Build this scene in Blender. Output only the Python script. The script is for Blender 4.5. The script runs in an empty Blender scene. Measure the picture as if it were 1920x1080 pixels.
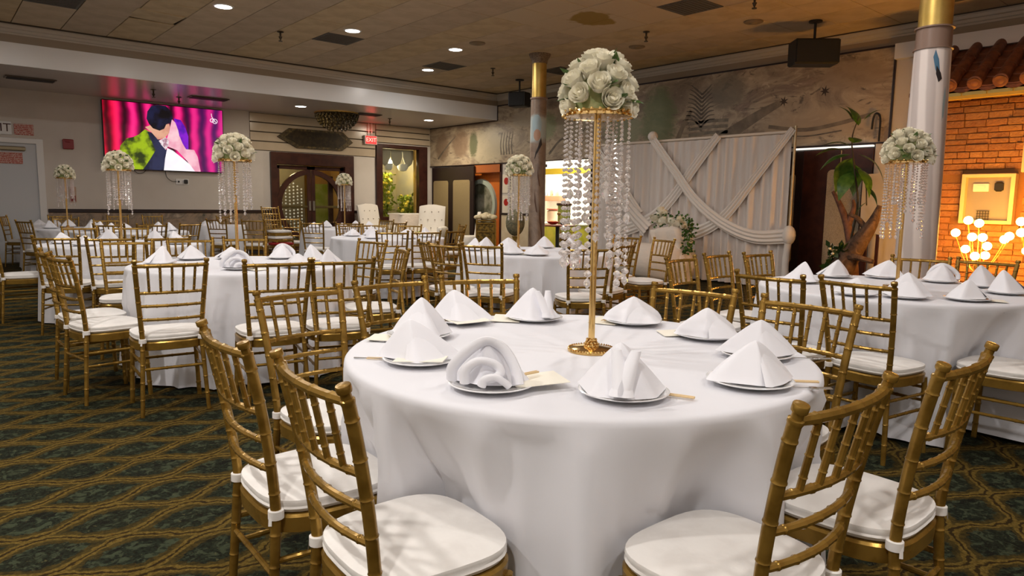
import bpy, math, random
import numpy as np
from mathutils import Vector, Matrix

random.seed(7)
S = bpy.context.scene
COL = S.collection
PI = math.pi

# ------------------------------------------------------------------ camera, world, exposure
EYE = Vector((0.0, 0.0, 1.257))
F_PX = 1300.6
PITCH, ROLL, YAW = math.radians(6.957), math.radians(-0.857), math.radians(49.457)
_fw = Vector((math.cos(PITCH) * math.cos(YAW), math.cos(PITCH) * math.sin(YAW), -math.sin(PITCH)))
_r = Vector((math.sin(YAW), -math.cos(YAW), 0))
_d = _fw.cross(_r)
RIGHT = _r * math.cos(ROLL) + _d * math.sin(ROLL)
DOWN = -_r * math.sin(ROLL) + _d * math.cos(ROLL)
cam = bpy.data.cameras.new('camera')
cam.sensor_width = 36
cam.lens = F_PX / 1920 * 36
cam.clip_start = 0.05
camo = bpy.data.objects.new('camera', cam)
COL.objects.link(camo)
rot = Matrix((RIGHT, -DOWN, -_fw)).transposed()
camo.matrix_world = Matrix.Translation(EYE) @ rot.to_4x4()
S.camera = camo
S.view_settings.view_transform = 'Standard'
S.view_settings.look = 'None'
S.view_settings.gamma = 1
S.view_settings.use_curve_mapping = False
S.view_settings.exposure = -0.15
W = bpy.data.worlds.new('world')
S.world = W
W.use_nodes = True
W.node_tree.nodes['Background'].inputs[0].default_value = (0.9, 0.85, 0.8, 1)
W.node_tree.nodes['Background'].inputs[1].default_value = 0.05

DOWN_W = 34.0        # power of each ceiling downlight
DOWN_COL = (1.0, 0.95, 0.90)
LIGHTS = [(3.31, 9.91), (5.21, 9.9), (7.1, 9.86), (7.78, 11.72),
          (1.4, 9.9), (-0.5, 6.4), (1.4, 6.4), (3.3, 6.4), (5.2, 6.4),
          (-1.2, 2.9), (0.9, 3.1), (3.0, 2.9), (5.2, 2.6), (-1.4, -0.4), (0.9, -1.0), (3.0, -0.6)]
CEIL = 3.82


def img(p):
    """where a world point falls in the 1920x1080 frame (x, y, depth)"""
    q = Vector(p) - EYE
    z = q.dot(_fw)
    if z < 0.05:
        return (-9999, -9999, z)
    return (960 + F_PX * q.dot(RIGHT) / z, 540 + F_PX * q.dot(DOWN) / z, z)


def lamp(kind, name, loc, power, color, size=0.15, direction=(0, 0, -1), size_y=None, spread=None):
    L = bpy.data.lights.new(name, kind)
    L.energy = power
    L.color = color
    if kind == 'AREA':
        if size_y:
            L.shape = 'RECTANGLE'
            L.size, L.size_y = size, size_y
        else:
            L.shape = 'DISK'
            L.size = size
        if spread:
            L.spread = spread
    else:
        L.shadow_soft_size = size
    o = bpy.data.objects.new(name, L)
    o.location = loc
    o.rotation_euler = Vector(direction).to_track_quat('-Z', 'Y').to_euler()
    COL.objects.link(o)
    return o


# ------------------------------------------------------------------ materials
def lin(c):
    if isinstance(c, str):
        c = c.lstrip('#')
        c = [int(c[i:i + 2], 16) / 255 for i in (0, 2, 4)]
        c = [x / 12.92 if x <= 0.04045 else ((x + 0.055) / 1.055) ** 2.4 for x in c]
    return (*c[:3], 1.0)


class NT:
    def __init__(s, name):
        s.m = bpy.data.materials.new(name)
        s.m.use_nodes = True
        s.t = s.m.node_tree
        s.b = s.t.nodes['Principled BSDF']
        s.co = None

    def node(s, typ, **kw):
        n = s.t.nodes.new(typ)
        for k, v in kw.items():
            setattr(n, k, v)
        return n

    def link(s, a, b):
        s.t.links.new(a, b)

    def put(s, sock, v):
        if hasattr(v, 'is_linked') or isinstance(v, bpy.types.NodeSocket):
            s.link(v, sock)
        else:
            sock.default_value = v

    def obj(s):
        if s.co is None:
            s.co = s.node('ShaderNodeTexCoord').outputs['Object']
        return s.co

    def xyz(s, v=None):
        n = s.node('ShaderNodeSeparateXYZ')
        s.link(v or s.obj(), n.inputs[0])
        return n.outputs[0], n.outputs[1], n.outputs[2]

    def ma(s, op, a, b=0.0, c=0.0):
        n = s.node('ShaderNodeMath', operation=op)
        for i, v in enumerate((a, b, c)):
            s.put(n.inputs[i], v)
        return n.outputs[0]

    def noise(s, scale, detail=3, rough=0.55, vec=None, out='Fac', dist=0.0):
        n = s.node('ShaderNodeTexNoise')
        s.link(vec or s.obj(), n.inputs['Vector'])
        n.inputs['Scale'].default_value = scale
        n.inputs['Detail'].default_value = detail
        n.inputs['Roughness'].default_value = rough
        n.inputs['Distortion'].default_value = dist
        return n.outputs[out]

    def ramp(s, fac, stops, interp='LINEAR'):
        n = s.node('ShaderNodeValToRGB')
        n.color_ramp.interpolation = interp
        e = n.color_ramp.elements
        while len(e) < len(stops):
            e.new(0.5)
        for i, (p, c) in enumerate(stops):
            e[i].position = p
            e[i].color = lin(c)
        s.link(fac, n.inputs[0])
        return n.outputs[0]

    def step(s, v, lo, hi):
        n = s.node('ShaderNodeMapRange', interpolation_type='SMOOTHSTEP')
        s.put(n.inputs[0], v)
        n.inputs[1].default_value = lo
        n.inputs[2].default_value = hi
        return n.outputs[0]

    def mix(s, f, a, b, typ='MIX'):
        n = s.node('ShaderNodeMix', data_type='RGBA', blend_type=typ)
        s.put(n.inputs[0], f)
        for i, v in ((6, a), (7, b)):
            if isinstance(v, (str, tuple, list)):
                v = lin(v)
            s.put(n.inputs[i], v)
        return n.outputs[2]

    def bump(s, h, strength=0.3, dist=0.01):
        n = s.node('ShaderNodeBump')
        n.inputs['Strength'].default_value = strength
        n.inputs['Distance'].default_value = dist
        s.link(h, n.inputs['Height'])
        s.link(n.outputs[0], s.b.inputs['Normal'])

    def base(s, v):
        s.put(s.b.inputs['Base Color'], lin(v) if isinstance(v, (str, tuple, list)) else v)


def mat(name, col, rough=0.5, metal=0.0, col2=None, nscale=8.0, lo=0.35, hi=0.7, bump=None, emit=None, es=0.0,
        trans=0.0, ior=1.45, spec=0.5, alpha=1.0, sheen=0.0, coat=0.0, sub=0.0):
    k = NT(name)
    if col2 is not None:
        k.base(k.mix(k.step(k.noise(nscale, 4), lo, hi), col, col2))
    else:
        k.base(col)
    i = k.b.inputs
    i['Roughness'].default_value = rough
    i['Metallic'].default_value = metal
    i['Specular IOR Level'].default_value = spec
    i['Transmission Weight'].default_value = trans
    i['IOR'].default_value = ior
    i['Alpha'].default_value = alpha
    i['Sheen Weight'].default_value = sheen
    i['Coat Weight'].default_value = coat
    if emit is not None:
        i['Emission Color'].default_value = lin(emit)
        i['Emission Strength'].default_value = es
    if bump:
        k.bump(k.noise(bump[0], 4), bump[1], bump[2] if len(bump) > 2 else 0.005)
    return k.m


GOLD = mat('gold_paint', (0.35, 0.205, 0.04), 0.27, 0.6, col2=(0.21, 0.115, 0.018), nscale=14, lo=0.4, hi=0.75,
           bump=(60, 0.15, 0.002))
GOLDMETAL = mat('polished_gold', (0.78, 0.52, 0.2), 0.16, 1.0)
BRASS = mat('brushed_brass', (0.70, 0.50, 0.16), 0.40, 0.8, col2=(0.58, 0.39, 0.10), nscale=5)
CUSH = mat('cushion_fabric', (0.80, 0.775, 0.745), 0.85, 0, col2=(0.72, 0.69, 0.66), nscale=9, bump=(22, 0.25, 0.006), sheen=0.1)
REDCUSH = mat('red_cushion_fabric', (0.35, 0.02, 0.02), 0.8, bump=(30, 0.2))
CLOTH = mat('white_tablecloth', (0.74, 0.74, 0.785), 0.8, 0, bump=(7, 0.12, 0.012), sheen=0.15)
NAPKIN = mat('white_napkin', (0.83, 0.83, 0.88), 0.75, 0, bump=(25, 0.12, 0.004), sheen=0.1)
CHINA = mat('white_china', (0.86, 0.86, 0.87), 0.12, 0, coat=0.4)
CARD = mat('cream_card', (0.87, 0.83, 0.72), 0.6)
BAMBOO = mat('pale_bamboo', (0.72, 0.52, 0.28), 0.5)
STEEL = mat('cutlery_steel', (0.6, 0.6, 0.6), 0.2, 1.0)
CRYSTAL = mat('clear_crystal', (1.0, 0.95, 0.92), 0.04, 0, trans=0.72, ior=1.45, spec=0.9, coat=0.5)
PETAL = mat('ivory_petal', (0.93, 0.87, 0.68), 0.6, 0, col2=(0.94, 0.91, 0.79), nscale=40, sheen=0.1)
LEAF = mat('rose_leaf', (0.045, 0.10, 0.02), 0.5, 0, col2=(0.12, 0.2, 0.05), nscale=20)
DARKLEAF = mat('dark_green_leaf', (0.02, 0.05, 0.012), 0.4, 0, col2=(0.04, 0.09, 0.02), nscale=8)
PLANTLEAF = mat('glossy_green_leaf', (0.035, 0.11, 0.018), 0.35, 0, col2=(0.09, 0.2, 0.03), nscale=6)
DARKWOOD = mat('dark_red_wood', (0.055, 0.016, 0.010), 0.35, 0, col2=(0.03, 0.008, 0.006), nscale=6)
DARKDOOR = mat('black_brown_door', (0.018, 0.008, 0.008), 0.4, 0)
WALLW = mat('warm_white_wall', (0.60, 0.55, 0.50), 0.55, 0, col2=(0.56, 0.51, 0.46), nscale=1.5, bump=(90, 0.05))
WHITEP = mat('white_gloss_paint', (0.74, 0.73, 0.72), 0.3, 0)
SOFFITP = mat('gloss_soffit_paint', (0.56, 0.51, 0.47), 0.26, 0, spec=0.22, bump=(14, 0.03, 0.01))
TANP = mat('textured_tan_paint', (0.30, 0.235, 0.165), 0.35, 0, bump=(120, 0.35, 0.004))
CROWN = mat('cream_crown_paint', (0.50, 0.45, 0.38), 0.35)
DOORW = mat('grey_white_door', (0.55, 0.57, 0.60), 0.5)
BLACK = mat('matte_black', (0.012, 0.012, 0.013), 0.5)
GREYVENT = mat('grey_vent', (0.10, 0.09, 0.08), 0.6)
BRONZE = mat('sprinkler_bronze', (0.08, 0.06, 0.04), 0.4, 0.7)
REDP = mat('alarm_red', (0.25, 0.012, 0.015), 0.4)
GLASS = mat('door_glass', (0.9, 0.95, 0.9), 0.03, 0, trans=1.0, ior=1.2, spec=0.3)
GAPSHADE = mat('dark_gap_shade', (0.07, 0.055, 0.04), 0.9)  # dark colour standing for the shade in gaps and grooves
WHITEFAB = mat('white_upholstery', (0.82, 0.78, 0.72), 0.7, 0, bump=(18, 0.15, 0.01))
TULLE = mat('white_tulle', (0.86, 0.76, 0.66), 0.8, 0, bump=(14, 0.4, 0.02))
WALLREST = mat('plain_wall', (0.82, 0.79, 0.75), 0.7)
GLOWW = mat('downlight_glow', (1, 1, 1), emit=(1.0, 0.97, 0.92), es=14.0)


# ------------------------------------------------------------------ mesh tools
class MB:
    def __init__(s):
        s.v, s.f, s.mi, s.cur = [], [], [], 0

    def add(s, vs, fs):
        n = len(s.v)
        s.v += [tuple(map(float, p)) for p in vs]
        for f in fs:
            s.f.append(tuple(i + n for i in f))
            s.mi.append(s.cur)
        return s

    def box(s, x0, x1, y0, y1, z0, z1):
        vs = [(x, y, z) for z in (z0, z1) for y in (y0, y1) for x in (x0, x1)]
        return s.add(vs, [(0, 2, 3, 1), (4, 5, 7, 6), (0, 1, 5, 4), (2, 6, 7, 3), (0, 4, 6, 2), (1, 3, 7, 5)])

    def bevbox(s, x0, x1, y0, y1, z0, z1, b=0.01):
        vs, fs = [], []
        for z, i in ((z0, b), (z0 + b, 0), (z1 - b, 0), (z1, b)):
            vs += [(x0 + i, y0 + i, z), (x1 - i, y0 + i, z), (x1 - i, y1 - i, z), (x0 + i, y1 - i, z)]
        for r in range(3):
            for k in range(4):
                a, c = r * 4 + k, r * 4 + (k + 1) % 4
                fs.append((a, c, c + 4, a + 4))
        fs += [(3, 2, 1, 0), (12, 13, 14, 15)]
        return s.add(vs, fs)

    def sweep(s, pts, rad, n=8, caps=True, flat=1.0):
        pts = [Vector(p) for p in pts]
        if not hasattr(rad, '__len__'):
            rad = [rad] * len(pts)
        ref = Vector((0.31, 0.77, 0.55))
        vs, fs = [], []
        L = len(pts)
        for i, p in enumerate(pts):
            t = (pts[min(i + 1, L - 1)] - pts[max(i - 1, 0)])
            if t.length < 1e-9:
                t = Vector((0, 0, 1))
            t.normalize()
            a = t.cross(ref).normalized()
            b = t.cross(a)
            for k in range(n):
                th = 2 * PI * k / n
                vs.append(p + a * (rad[i] * math.cos(th)) + b * (rad[i] * flat * math.sin(th)))
        for i in range(L - 1):
            for k in range(n):
                q = (k + 1) % n
                fs.append((i * n + k, i * n + q, (i + 1) * n + q, (i + 1) * n + k))
        if caps:
            fs.append(tuple(range(n - 1, -1, -1)))
            fs.append(tuple((L - 1) * n + k for k in range(n)))
        return s.add(vs, fs)

    def lathe(s, prof, n=24, c=(0, 0), ax=None):
        vs, fs = [], []
        for r, z in prof:
            for k in range(n):
                th = 2 * PI * k / n
                vs.append((c[0] + r * math.cos(th), c[1] + r * math.sin(th), z))
        m = len(prof)
        for i in range(m - 1):
            for k in range(n):
                q = (k + 1) % n
                fs.append((i * n + k, i * n + q, (i + 1) * n + q, (i + 1) * n + k))
        fs.append(tuple(range(n - 1, -1, -1)))
        fs.append(tuple((m - 1) * n + k for k in range(n)))
        if ax is not None:
            vs = [ax @ Vector(p) for p in vs]
        return s.add(vs, fs)

    def ball(s, c, r, n=8, m=5, sz=1.0):
        vs, fs = [(c[0], c[1], c[2] - r * sz)], []
        for i in range(1, m):
            ph = -PI / 2 + PI * i / m
            for k in range(n):
                th = 2 * PI * k / n
                vs.append((c[0] + r * math.cos(ph) * math.cos(th), c[1] + r * math.cos(ph) * math.sin(th), c[2] + r * sz * math.sin(ph)))
        vs.append((c[0], c[1], c[2] + r * sz))
        for k in range(n):
            q = (k + 1) % n
            fs.append((0, 1 + q, 1 + k))
            for i in range(m - 2):
                fs.append((1 + i * n + k, 1 + i * n + q, 1 + (i + 1) * n + q, 1 + (i + 1) * n + k))
            fs.append((1 + (m - 2) * n + k, 1 + (m - 2) * n + q, len(vs) - 1))
        return s.add(vs, fs)

    def rings(s, rs, cap0=True, cap1=True, closed=True):
        n = len(rs[0])
        vs = [p for r in rs for p in r]
        fs = []
        for i in range(len(rs) - 1):
            for k in range(n if closed else n - 1):
                q = (k + 1) % n
                fs.append((i * n + k, i * n + q, (i + 1) * n + q, (i + 1) * n + k))
        if cap0:
            fs.append(tuple(range(n - 1, -1, -1)))
        if cap1:
            fs.append(tuple((len(rs) - 1) * n + k for k in range(n)))
        return s.add(vs, fs)

    def prism(s, poly, fn, d0, d1):
        """polygon of 2D points mapped by fn(a, b, depth) and given thickness"""
        n = len(poly)
        vs = [fn(a, b, d0) for a, b in poly] + [fn(a, b, d1) for a, b in poly]
        fs = [tuple(range(n)), tuple(range(2 * n - 1, n - 1, -1))]
        for k in range(n):
            q = (k + 1) % n
            fs.append((k, k + n, q + n, q))
        return s.add(vs, fs)

    def grid(s, rows, closed=False):
        n = len(rows[0])
        vs = [p for r in rows for p in r]
        fs = []
        for i in range(len(rows) - 1):
            for k in range(n if closed else n - 1):
                q = (k + 1) % n
                fs.append((i * n + k, i * n + q, (i + 1) * n + q, (i + 1) * n + k))
        return s.add(vs, fs)

    def mesh(s, name, mats, angle=40):
        me = bpy.data.meshes.new(name)
        me.from_pydata(s.v, [], s.f)
        for m in (mats if isinstance(mats, (list, tuple)) else [mats]):
            me.materials.append(m)
        if s.mi and max(s.mi) > 0:
            me.polygons.foreach_set('material_index', s.mi)
        me.polygons.foreach_set('use_smooth', [True] * len(me.polygons))
        me.validate()
        me.update()
        if angle < 180:
            me.set_sharp_from_angle(angle=math.radians(angle))
        return me


def ob(name, mb, mats=None, parent=None, loc=(0, 0, 0), rz=0.0, rot=None, angle=40, kind=None, label=None):
    me = mb if isinstance(mb, bpy.types.Mesh) else mb.mesh(name, mats, angle)
    o = bpy.data.objects.new(name, me)
    o.location = loc
    o.rotation_euler = rot if rot is not None else (0, 0, rz)
    if parent is not None:
        o.parent = parent
    if kind:
        o['kind'] = kind
    if label:
        o['label'] = label
    COL.objects.link(o)
    return o


def tag(o, label, cat, group=None):
    o['label'] = label
    o['category'] = cat
    if group:
        o['group'] = group
    return o


def thing(name, label, cat, loc=(0, 0, 0), rz=0.0, group=None):
    o = bpy.data.objects.new(name, None)
    o.empty_display_size = 0.1
    o.location = loc
    o.rotation_euler = (0, 0, rz)
    COL.objects.link(o)
    return tag(o, label, cat, group)


def copy_tree(o, parent=None):
    c = o.copy()
    COL.objects.link(c)
    c.parent = parent
    for ch in list(o.children):
        copy_tree(ch, c)
    return c


def bez(pts, n=24):
    """smooth curve through the points (Catmull-Rom)"""
    P = [Vector(p) for p in pts]
    P = [P[0] * 2 - P[1]] + P + [P[-1] * 2 - P[-2]]
    out = []
    seg = len(P) - 3
    for i in range(n + 1):
        u = i / n * seg
        k = min(int(u), seg - 1)
        t = u - k
        a, b, c, d = P[k:k + 4]
        out.append(0.5 * ((2 * b) + (c - a) * t + (2 * a - 5 * b + 4 * c - d) * t * t + (3 * b - a - 3 * c + d) * t ** 3))
    return out


def text(name, body, size, mate, parent, loc, rot, ext=0.002, kind=None):
    cu = bpy.data.curves.new(name, 'FONT')
    cu.body = body
    cu.size = size
    cu.extrude = ext
    cu.align_x = 'CENTER'
    cu.align_y = 'CENTER'
    cu.materials.append(mate)
    tmp = bpy.data.objects.new(name, cu)
    COL.objects.link(tmp)
    me = bpy.data.meshes.new_from_object(tmp.evaluated_get(bpy.context.evaluated_depsgraph_get()))
    bpy.data.objects.remove(tmp)
    me.materials.clear()
    me.materials.append(mate)
    o = bpy.data.objects.new(name, me)
    o.location = loc
    o.rotation_euler = rot
    o.parent = parent
    COL.objects.link(o)
    return o


ORD = ['first', 'second', 'third', 'fourth', 'fifth', 'sixth', 'seventh', 'eighth', 'ninth', 'tenth', 'eleventh', 'twelfth']
ROT_N = (PI / 2, 0, 0)              # text on the far (TV) wall, facing the room
ROT_E = (PI / 2, 0, -PI / 2)        # text on the mural wall, facing the room
XM, YW = 10.70, 16.0                # mural wall plane, TV wall plane
YB = 13.12                          # face of the soffit beam
# ================================================================== SETTING
# ---- floor: patterned carpet
k = NT('ogee_carpet')
x, y, z = k.xyz()
wob = k.node('ShaderNodeTexNoise')
k.link(k.obj(), wob.inputs['Vector'])
wob.inputs['Scale'].default_value = 18
wob.inputs['Detail'].default_value = 4
wx, wy, wz = k.xyz(wob.outputs['Color'])
PX, PY = 0.508, 0.325
u = k.ma('MULTIPLY', k.ma('ADD', k.ma('SUBTRACT', x, 0.253), k.ma('MULTIPLY', k.ma('SUBTRACT', wx, 0.5), 0.05)), 2 * PI / PX)
v = k.ma('MULTIPLY', k.ma('ADD', k.ma('SUBTRACT', y, 2.813 + PY / 4), k.ma('MULTIPLY', k.ma('SUBTRACT', wy, 0.5), 0.045)), 2 / PY)
kk = k.ma('ROUND', v)
dd = k.ma('SUBTRACT', v, kk)
sg = k.ma('COSINE', k.ma('MULTIPLY', kk, PI))
off = k.ma('MULTIPLY', k.ma('MULTIPLY', k.ma('COSINE', u), sg), 0.40)
g = k.ma('ABSOLUTE', k.ma('SUBTRACT', dd, off))
blot = k.noise(38, 5, 0.7)
leafn = k.noise(13, 5, 0.65, dist=0.6)
fine = k.noise(75, 3, 0.6)
jag = k.ma('ADD', k.ma('MULTIPLY', k.ma('SUBTRACT', blot, 0.5), 0.42), k.ma('MULTIPLY', k.ma('SUBTRACT', leafn, 0.5), 0.30))
margin = k.mix(k.step(blot, 0.40, 0.60), '#2f2812', '#4d3f1b')
cell = k.mix(k.step(fine, 0.38, 0.60), '#0f130e', '#222a20')
cell = k.mix(k.step(k.noise(20, 4, 0.6, dist=0.8), 0.50, 0.60), cell, '#3c4433')
cell = k.mix(k.step(leafn, 0.55, 0.62), cell, '#0e110f')
cell = k.mix(k.ma('MULTIPLY', k.step(blot, 0.60, 0.68), 0.8), cell, '#5d5a3c')
c = k.mix(k.step(k.ma('ADD', g, jag), 0.30, 0.36), margin, cell)
rim = k.ma('ADD', g, k.ma('MULTIPLY', k.ma('SUBTRACT', blot, 0.5), 0.20))
band = k.mix(k.step(fine, 0.35, 0.65), '#584519', '#75602c')
c = k.mix(k.step(rim, 0.17, 0.125), c, band)
c = k.mix(k.step(rim, 0.055, 0.025), c, '#2e210c')
far = k.noise(3, 2)
c = k.mix(k.ma('MULTIPLY', far, 0.35), c, '#2e270f')
k.base(c)
k.b.inputs['Roughness'].default_value = 0.95
k.b.inputs['Specular IOR Level'].default_value = 0.1
k.bump(k.noise(260, 2), 0.5, 0.006)
CARPET = k.m
ob('floor', MB().box(-3.2, 14.6, -3.2, 18.2, -0.1, 0.0), CARPET, kind='structure')

# ---- TV wall (north)
wn = ob('wall_north', MB().box(-3.2, 6.27, YW, YW + 0.15, 0, CEIL).box(8.37, 9.02, YW, YW + 0.15, 0, CEIL)
        .box(6.27, 8.37, YW, YW + 0.15, 2.36, CEIL).box(9.02, 10.56, YW, YW + 0.15, 2.72, CEIL)
        .box(9.02, 10.56, YW, YW + 0.15, 0, 0.75).box(10.56, 10.86, YW, YW + 0.15, 0, CEIL), WALLW, kind='structure')
k = NT('painted_stone_wainscot')
n1 = k.noise(2.2, 5, 0.6, dist=1.2)
cc = k.ramp(n1, [(0.3, '#66543f'), (0.45, '#a18a74'), (0.56, '#75685a'), (0.7, '#c0ad96')])
k.base(k.mix(k.step(k.noise(6, 4), 0.58, 0.72), cc, '#3f4438'))
k.b.inputs['Roughness'].default_value = 0.5
WAIN = k.m
k = NT('pale_stone_wainscot')
k.base(k.ramp(k.noise(24, 4, 0.7), [(0.35, '#8f8074'), (0.5, '#c2b2a2'), (0.65, '#a08f82')]))
PALEWAIN = k.m
ob('trim_1', MB().box(1.93, 6.25, YW - 0.012, YW, 0.1, 0.95), WAIN, kind='structure')
ob('trim_2', MB().box(8.40, 9.0, YW - 0.012, YW, 0.1, 0.95), PALEWAIN, kind='structure')
ob('trim_3', MB().bevbox(1.92, 6.26, YW - 0.035, YW, 0.95, 1.02, 0.008).bevbox(8.38, 9.01, YW - 0.035, YW, 0.95, 1.02, 0.008), DARKDOOR, kind='structure')
ob('baseboard_north', MB().box(-3.2, 0.9, YW - 0.02, YW, 0, 0.1).box(1.93, 6.25, YW - 0.02, YW, 0, 0.1).box(8.4, 9.0, YW - 0.02, YW, 0, 0.1), BLACK, kind='structure')
# slat boards over the doors, each slat proud of the wall
SLATM = mat('glossy_cream_slat', (0.52, 0.43, 0.32), 0.22, 0, col2=(0.48, 0.39, 0.28), nscale=2)
ob('slat_groove_shade', MB().box(5.83, 9.0, YW - 0.004, YW, 2.37, 3.21).box(9.02, 10.66, YW - 0.004, YW, 2.75, 3.21), GAPSHADE, wn)  # dark sheet that paints the shade into the slat grooves
edges = [2.37, 2.58, 2.79, 3.0, 3.21]
for a, b in zip(edges[:-1], edges[1:]):
    ob('slat', MB().bevbox(5.83, 9.0, YW - 0.03, YW - 0.004, a + 0.011, b - 0.011, 0.006), SLATM, wn)
for a, b in zip([2.75, 2.91, 3.06], [2.91, 3.06, 3.21]):
    ob('slat', MB().bevbox(9.02, 10.66, YW - 0.05, YW - 0.004, a + 0.011, b - 0.011, 0.006), SLATM, wn)

# ---- soffit (lower ceiling along the TV wall) and its beam
ob('soffit', MB().box(-3.2, XM, YB, YW, 3.22, 3.545).box(-3.2, XM, YB + 0.03, YW, 3.545, CEIL), [SOFFITP], kind='structure')
ob('trim_4', MB().box(-3.2, XM, YB - 0.012, YB + 0.02, 3.215, 3.545), WHITEP, kind='structure')
ob('trim_5', MB().box(-3.2, XM, YB + 0.012, YB + 0.03, 3.545, 3.70), TANP, kind='structure')
CROWNP = [(0.0, 3.665), (0.022, 3.665), (0.022, 3.69), (0.045, 3.70), (0.06, 3.735), (0.085, 3.745), (0.095, 3.785), (0.11, 3.79), (0.11, 3.80), (0.0, 3.80)]
m = MB()
m.rings([[(X, YB + 0.03 - o_, z_) for o_, z_ in CROWNP] for X in (-3.2, XM)])
ob('trim_6', m, CROWN, kind='structure')
ob('trim_7', MB().box(-3.2, XM, YB - 0.10, YB + 0.03, 3.80, CEIL), GAPSHADE, kind='structure')  # dark strip painted in for the shadow gap above the crown

# ---- mural wall (east)
k = NT('faded_landscape_mural')
x, y, z = k.xyz()
cmb = k.node('ShaderNodeCombineXYZ')
k.link(k.ma('MULTIPLY', y, 0.8), cmb.inputs[0])
k.link(k.ma('MULTIPLY', z, 1.6), cmb.inputs[1])
vec = cmb.outputs[0]
n1 = k.noise(1.1, 6, 0.62, vec, dist=0.9)
n2 = k.noise(3.4, 6, 0.7, vec, dist=1.6)
base = k.ramp(n1, [(0.25, '#5e5044'), (0.42, '#857766'), (0.52, '#a5967f'), (0.62, '#796a5b'), (0.8, '#a08b7c')])
base = k.mix(k.step(n2, 0.55, 0.68), base, '#5a5044')
base = k.mix(k.step(n2, 0.42, 0.30), base, '#b3a58f')


def blob(cy, cz, ry, rz, e=0.5):
    a = k.ma('DIVIDE', k.ma('SUBTRACT', y, cy), ry)
    b = k.ma('DIVIDE', k.ma('SUBTRACT', z, cz), rz)
    r2 = k.ma('ADD', k.ma('MULTIPLY', a, a), k.ma('MULTIPLY', b, b))
    r2 = k.ma('ADD', r2, k.ma('MULTIPLY', k.ma('SUBTRACT', n2, 0.5), 2.4))
    return k.step(r2, 1.0 + e, 1.0 - e)


for (cy, cz, ry, rz, colr) in [(13.5, 2.62, 0.75, 0.42, '#a9a088'), (14.05, 2.72, 0.16, 0.3, '#3f4a2a'), (14.6, 2.75, 0.35, 0.35, '#6e5a48'),
                               (8.35, 2.85, 0.40, 0.55, '#5f6d45'), (9.2, 2.7, 0.5, 0.3, '#7b8265'), (10.6, 3.0, 0.5, 0.4, '#8b836f'),
                               (11.4, 2.95, 0.3, 0.3, '#75805f'), (5.2, 2.55, 0.9, 0.22, '#a3937b'), (6.9, 3.2, 0.35, 0.28, '#6d6555'), (12.1, 3.2, 0.5, 0.2, '#9b9180'),
                               (15.4, 2.7, 0.3, 0.35, '#6e5a48'), (4.8, 3.2, 0.5, 0.2, '#93836f')]:
    base = k.mix(k.ma('MULTIPLY', blob(cy, cz, ry, rz), 0.8), base, colr)
base = k.mix(1.0, base, (1.22, 1.19, 1.16), 'MULTIPLY')
k.base(base)
k.b.inputs['Roughness'].default_value = 0.45
MURAL = k.m
we = ob('wall_east', MB().box(XM, XM + 0.15, 2.2, YW, 2.20, CEIL).box(XM, XM + 0.15, 15.82, YW, 0, 2.2).box(XM, XM + 0.15, 11.62, 12.95, 0, 2.2)
        .box(XM, XM + 0.15, 5.66, 9.5, 0, 2.2).box(XM, XM + 0.15, 3.75, 4.4, 0, 2.2), WALLW, kind='structure')
ob('mural', MB().box(XM - 0.02, XM, 4.22, 15.98, 2.21, 3.21).box(XM - 0.02, XM, 4.22, YB - 0.02, 3.21, 3.54), MURAL, we)
PAINTT = mat('mural_trunk_paint', '#8a7c68', 0.5, 0, col2='#6e6050', nscale=5)
PAINTD = mat('mural_branch_paint', '#5c5145', 0.5, 0, col2='#71675a', nscale=9)
PAINTG = mat('mural_fence_paint', '#8c8270', 0.5, 0, col2='#6a6053', nscale=7)


def emap(a, b, dpt):
    return (XM - 0.02 - dpt, a, b)


def stroke(name, pts, w0, w1, mm):
    P = bez([(a, b, 0) for a, b in pts], 14)
    L, R_ = [], []
    for i, p in enumerate(P):
        t = (P[min(i + 1, len(P) - 1)] - P[max(i - 1, 0)]).normalized()
        nrm = Vector((-t.y, t.x, 0))
        w = w0 + (w1 - w0) * i / (len(P) - 1)
        L.append(p + nrm * w)
        R_.append(p - nrm * w)
    rows = [[emap(q.x, q.y, 0.002) for q in L], [emap(q.x, q.y, 0.002) for q in R_]]
    return ob(name, MB().grid(rows), mm, we)


stroke('painted_trunk', [(7.12, 2.3), (6.7, 2.55), (6.25, 2.78), (5.9, 2.93)], 0.13, 0.05, PAINTT)
stroke('painted_trunk', [(7.95, 2.3), (7.8, 2.65), (7.62, 2.95)], 0.06, 0.03, PAINTT)
for i in range(9):
    a = 7.35 + 0.05 * i
    stroke('painted_branch', [(7.4, 2.65 + 0.07 * i), (7.4 + 0.16, 2.78 + 0.07 * i), (7.4 + 0.34 - 0.012 * i, 2.80 + 0.075 * i)], 0.02, 0.006, PAINTD)
    stroke('painted_branch', [(7.4, 2.65 + 0.07 * i), (7.26, 2.76 + 0.07 * i), (7.12 + 0.012 * i, 2.77 + 0.075 * i)], 0.02, 0.006, PAINTD)
for i in range(5):
    stroke('painted_branch', [(12.95 - 0.1 * i, 2.4), (12.98 - 0.1 * i, 2.65), (12.93 - 0.1 * i, 2.92)], 0.025, 0.008, PAINTD)
    stroke('painted_plank', [(7.65, 2.32 + 0.1 * i), (7.2, 2.34 + 0.1 * i), (6.85, 2.33 + 0.1 * i)], 0.028, 0.028, PAINTG)
stroke('painted_ridge', [(6.1, 2.56), (5.5, 2.47), (5.0, 2.52), (4.5, 2.62)], 0.03, 0.03, PAINTT)
stroke('painted_ridge', [(6.1, 2.46), (5.5, 2.37), (4.9, 2.42)], 0.012, 0.01, PAINTD)
stroke('painted_branch', [(11.3, 2.35), (10.9, 2.65), (10.5, 2.6), (10.2, 2.85)], 0.03, 0.012, PAINTD)
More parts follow.
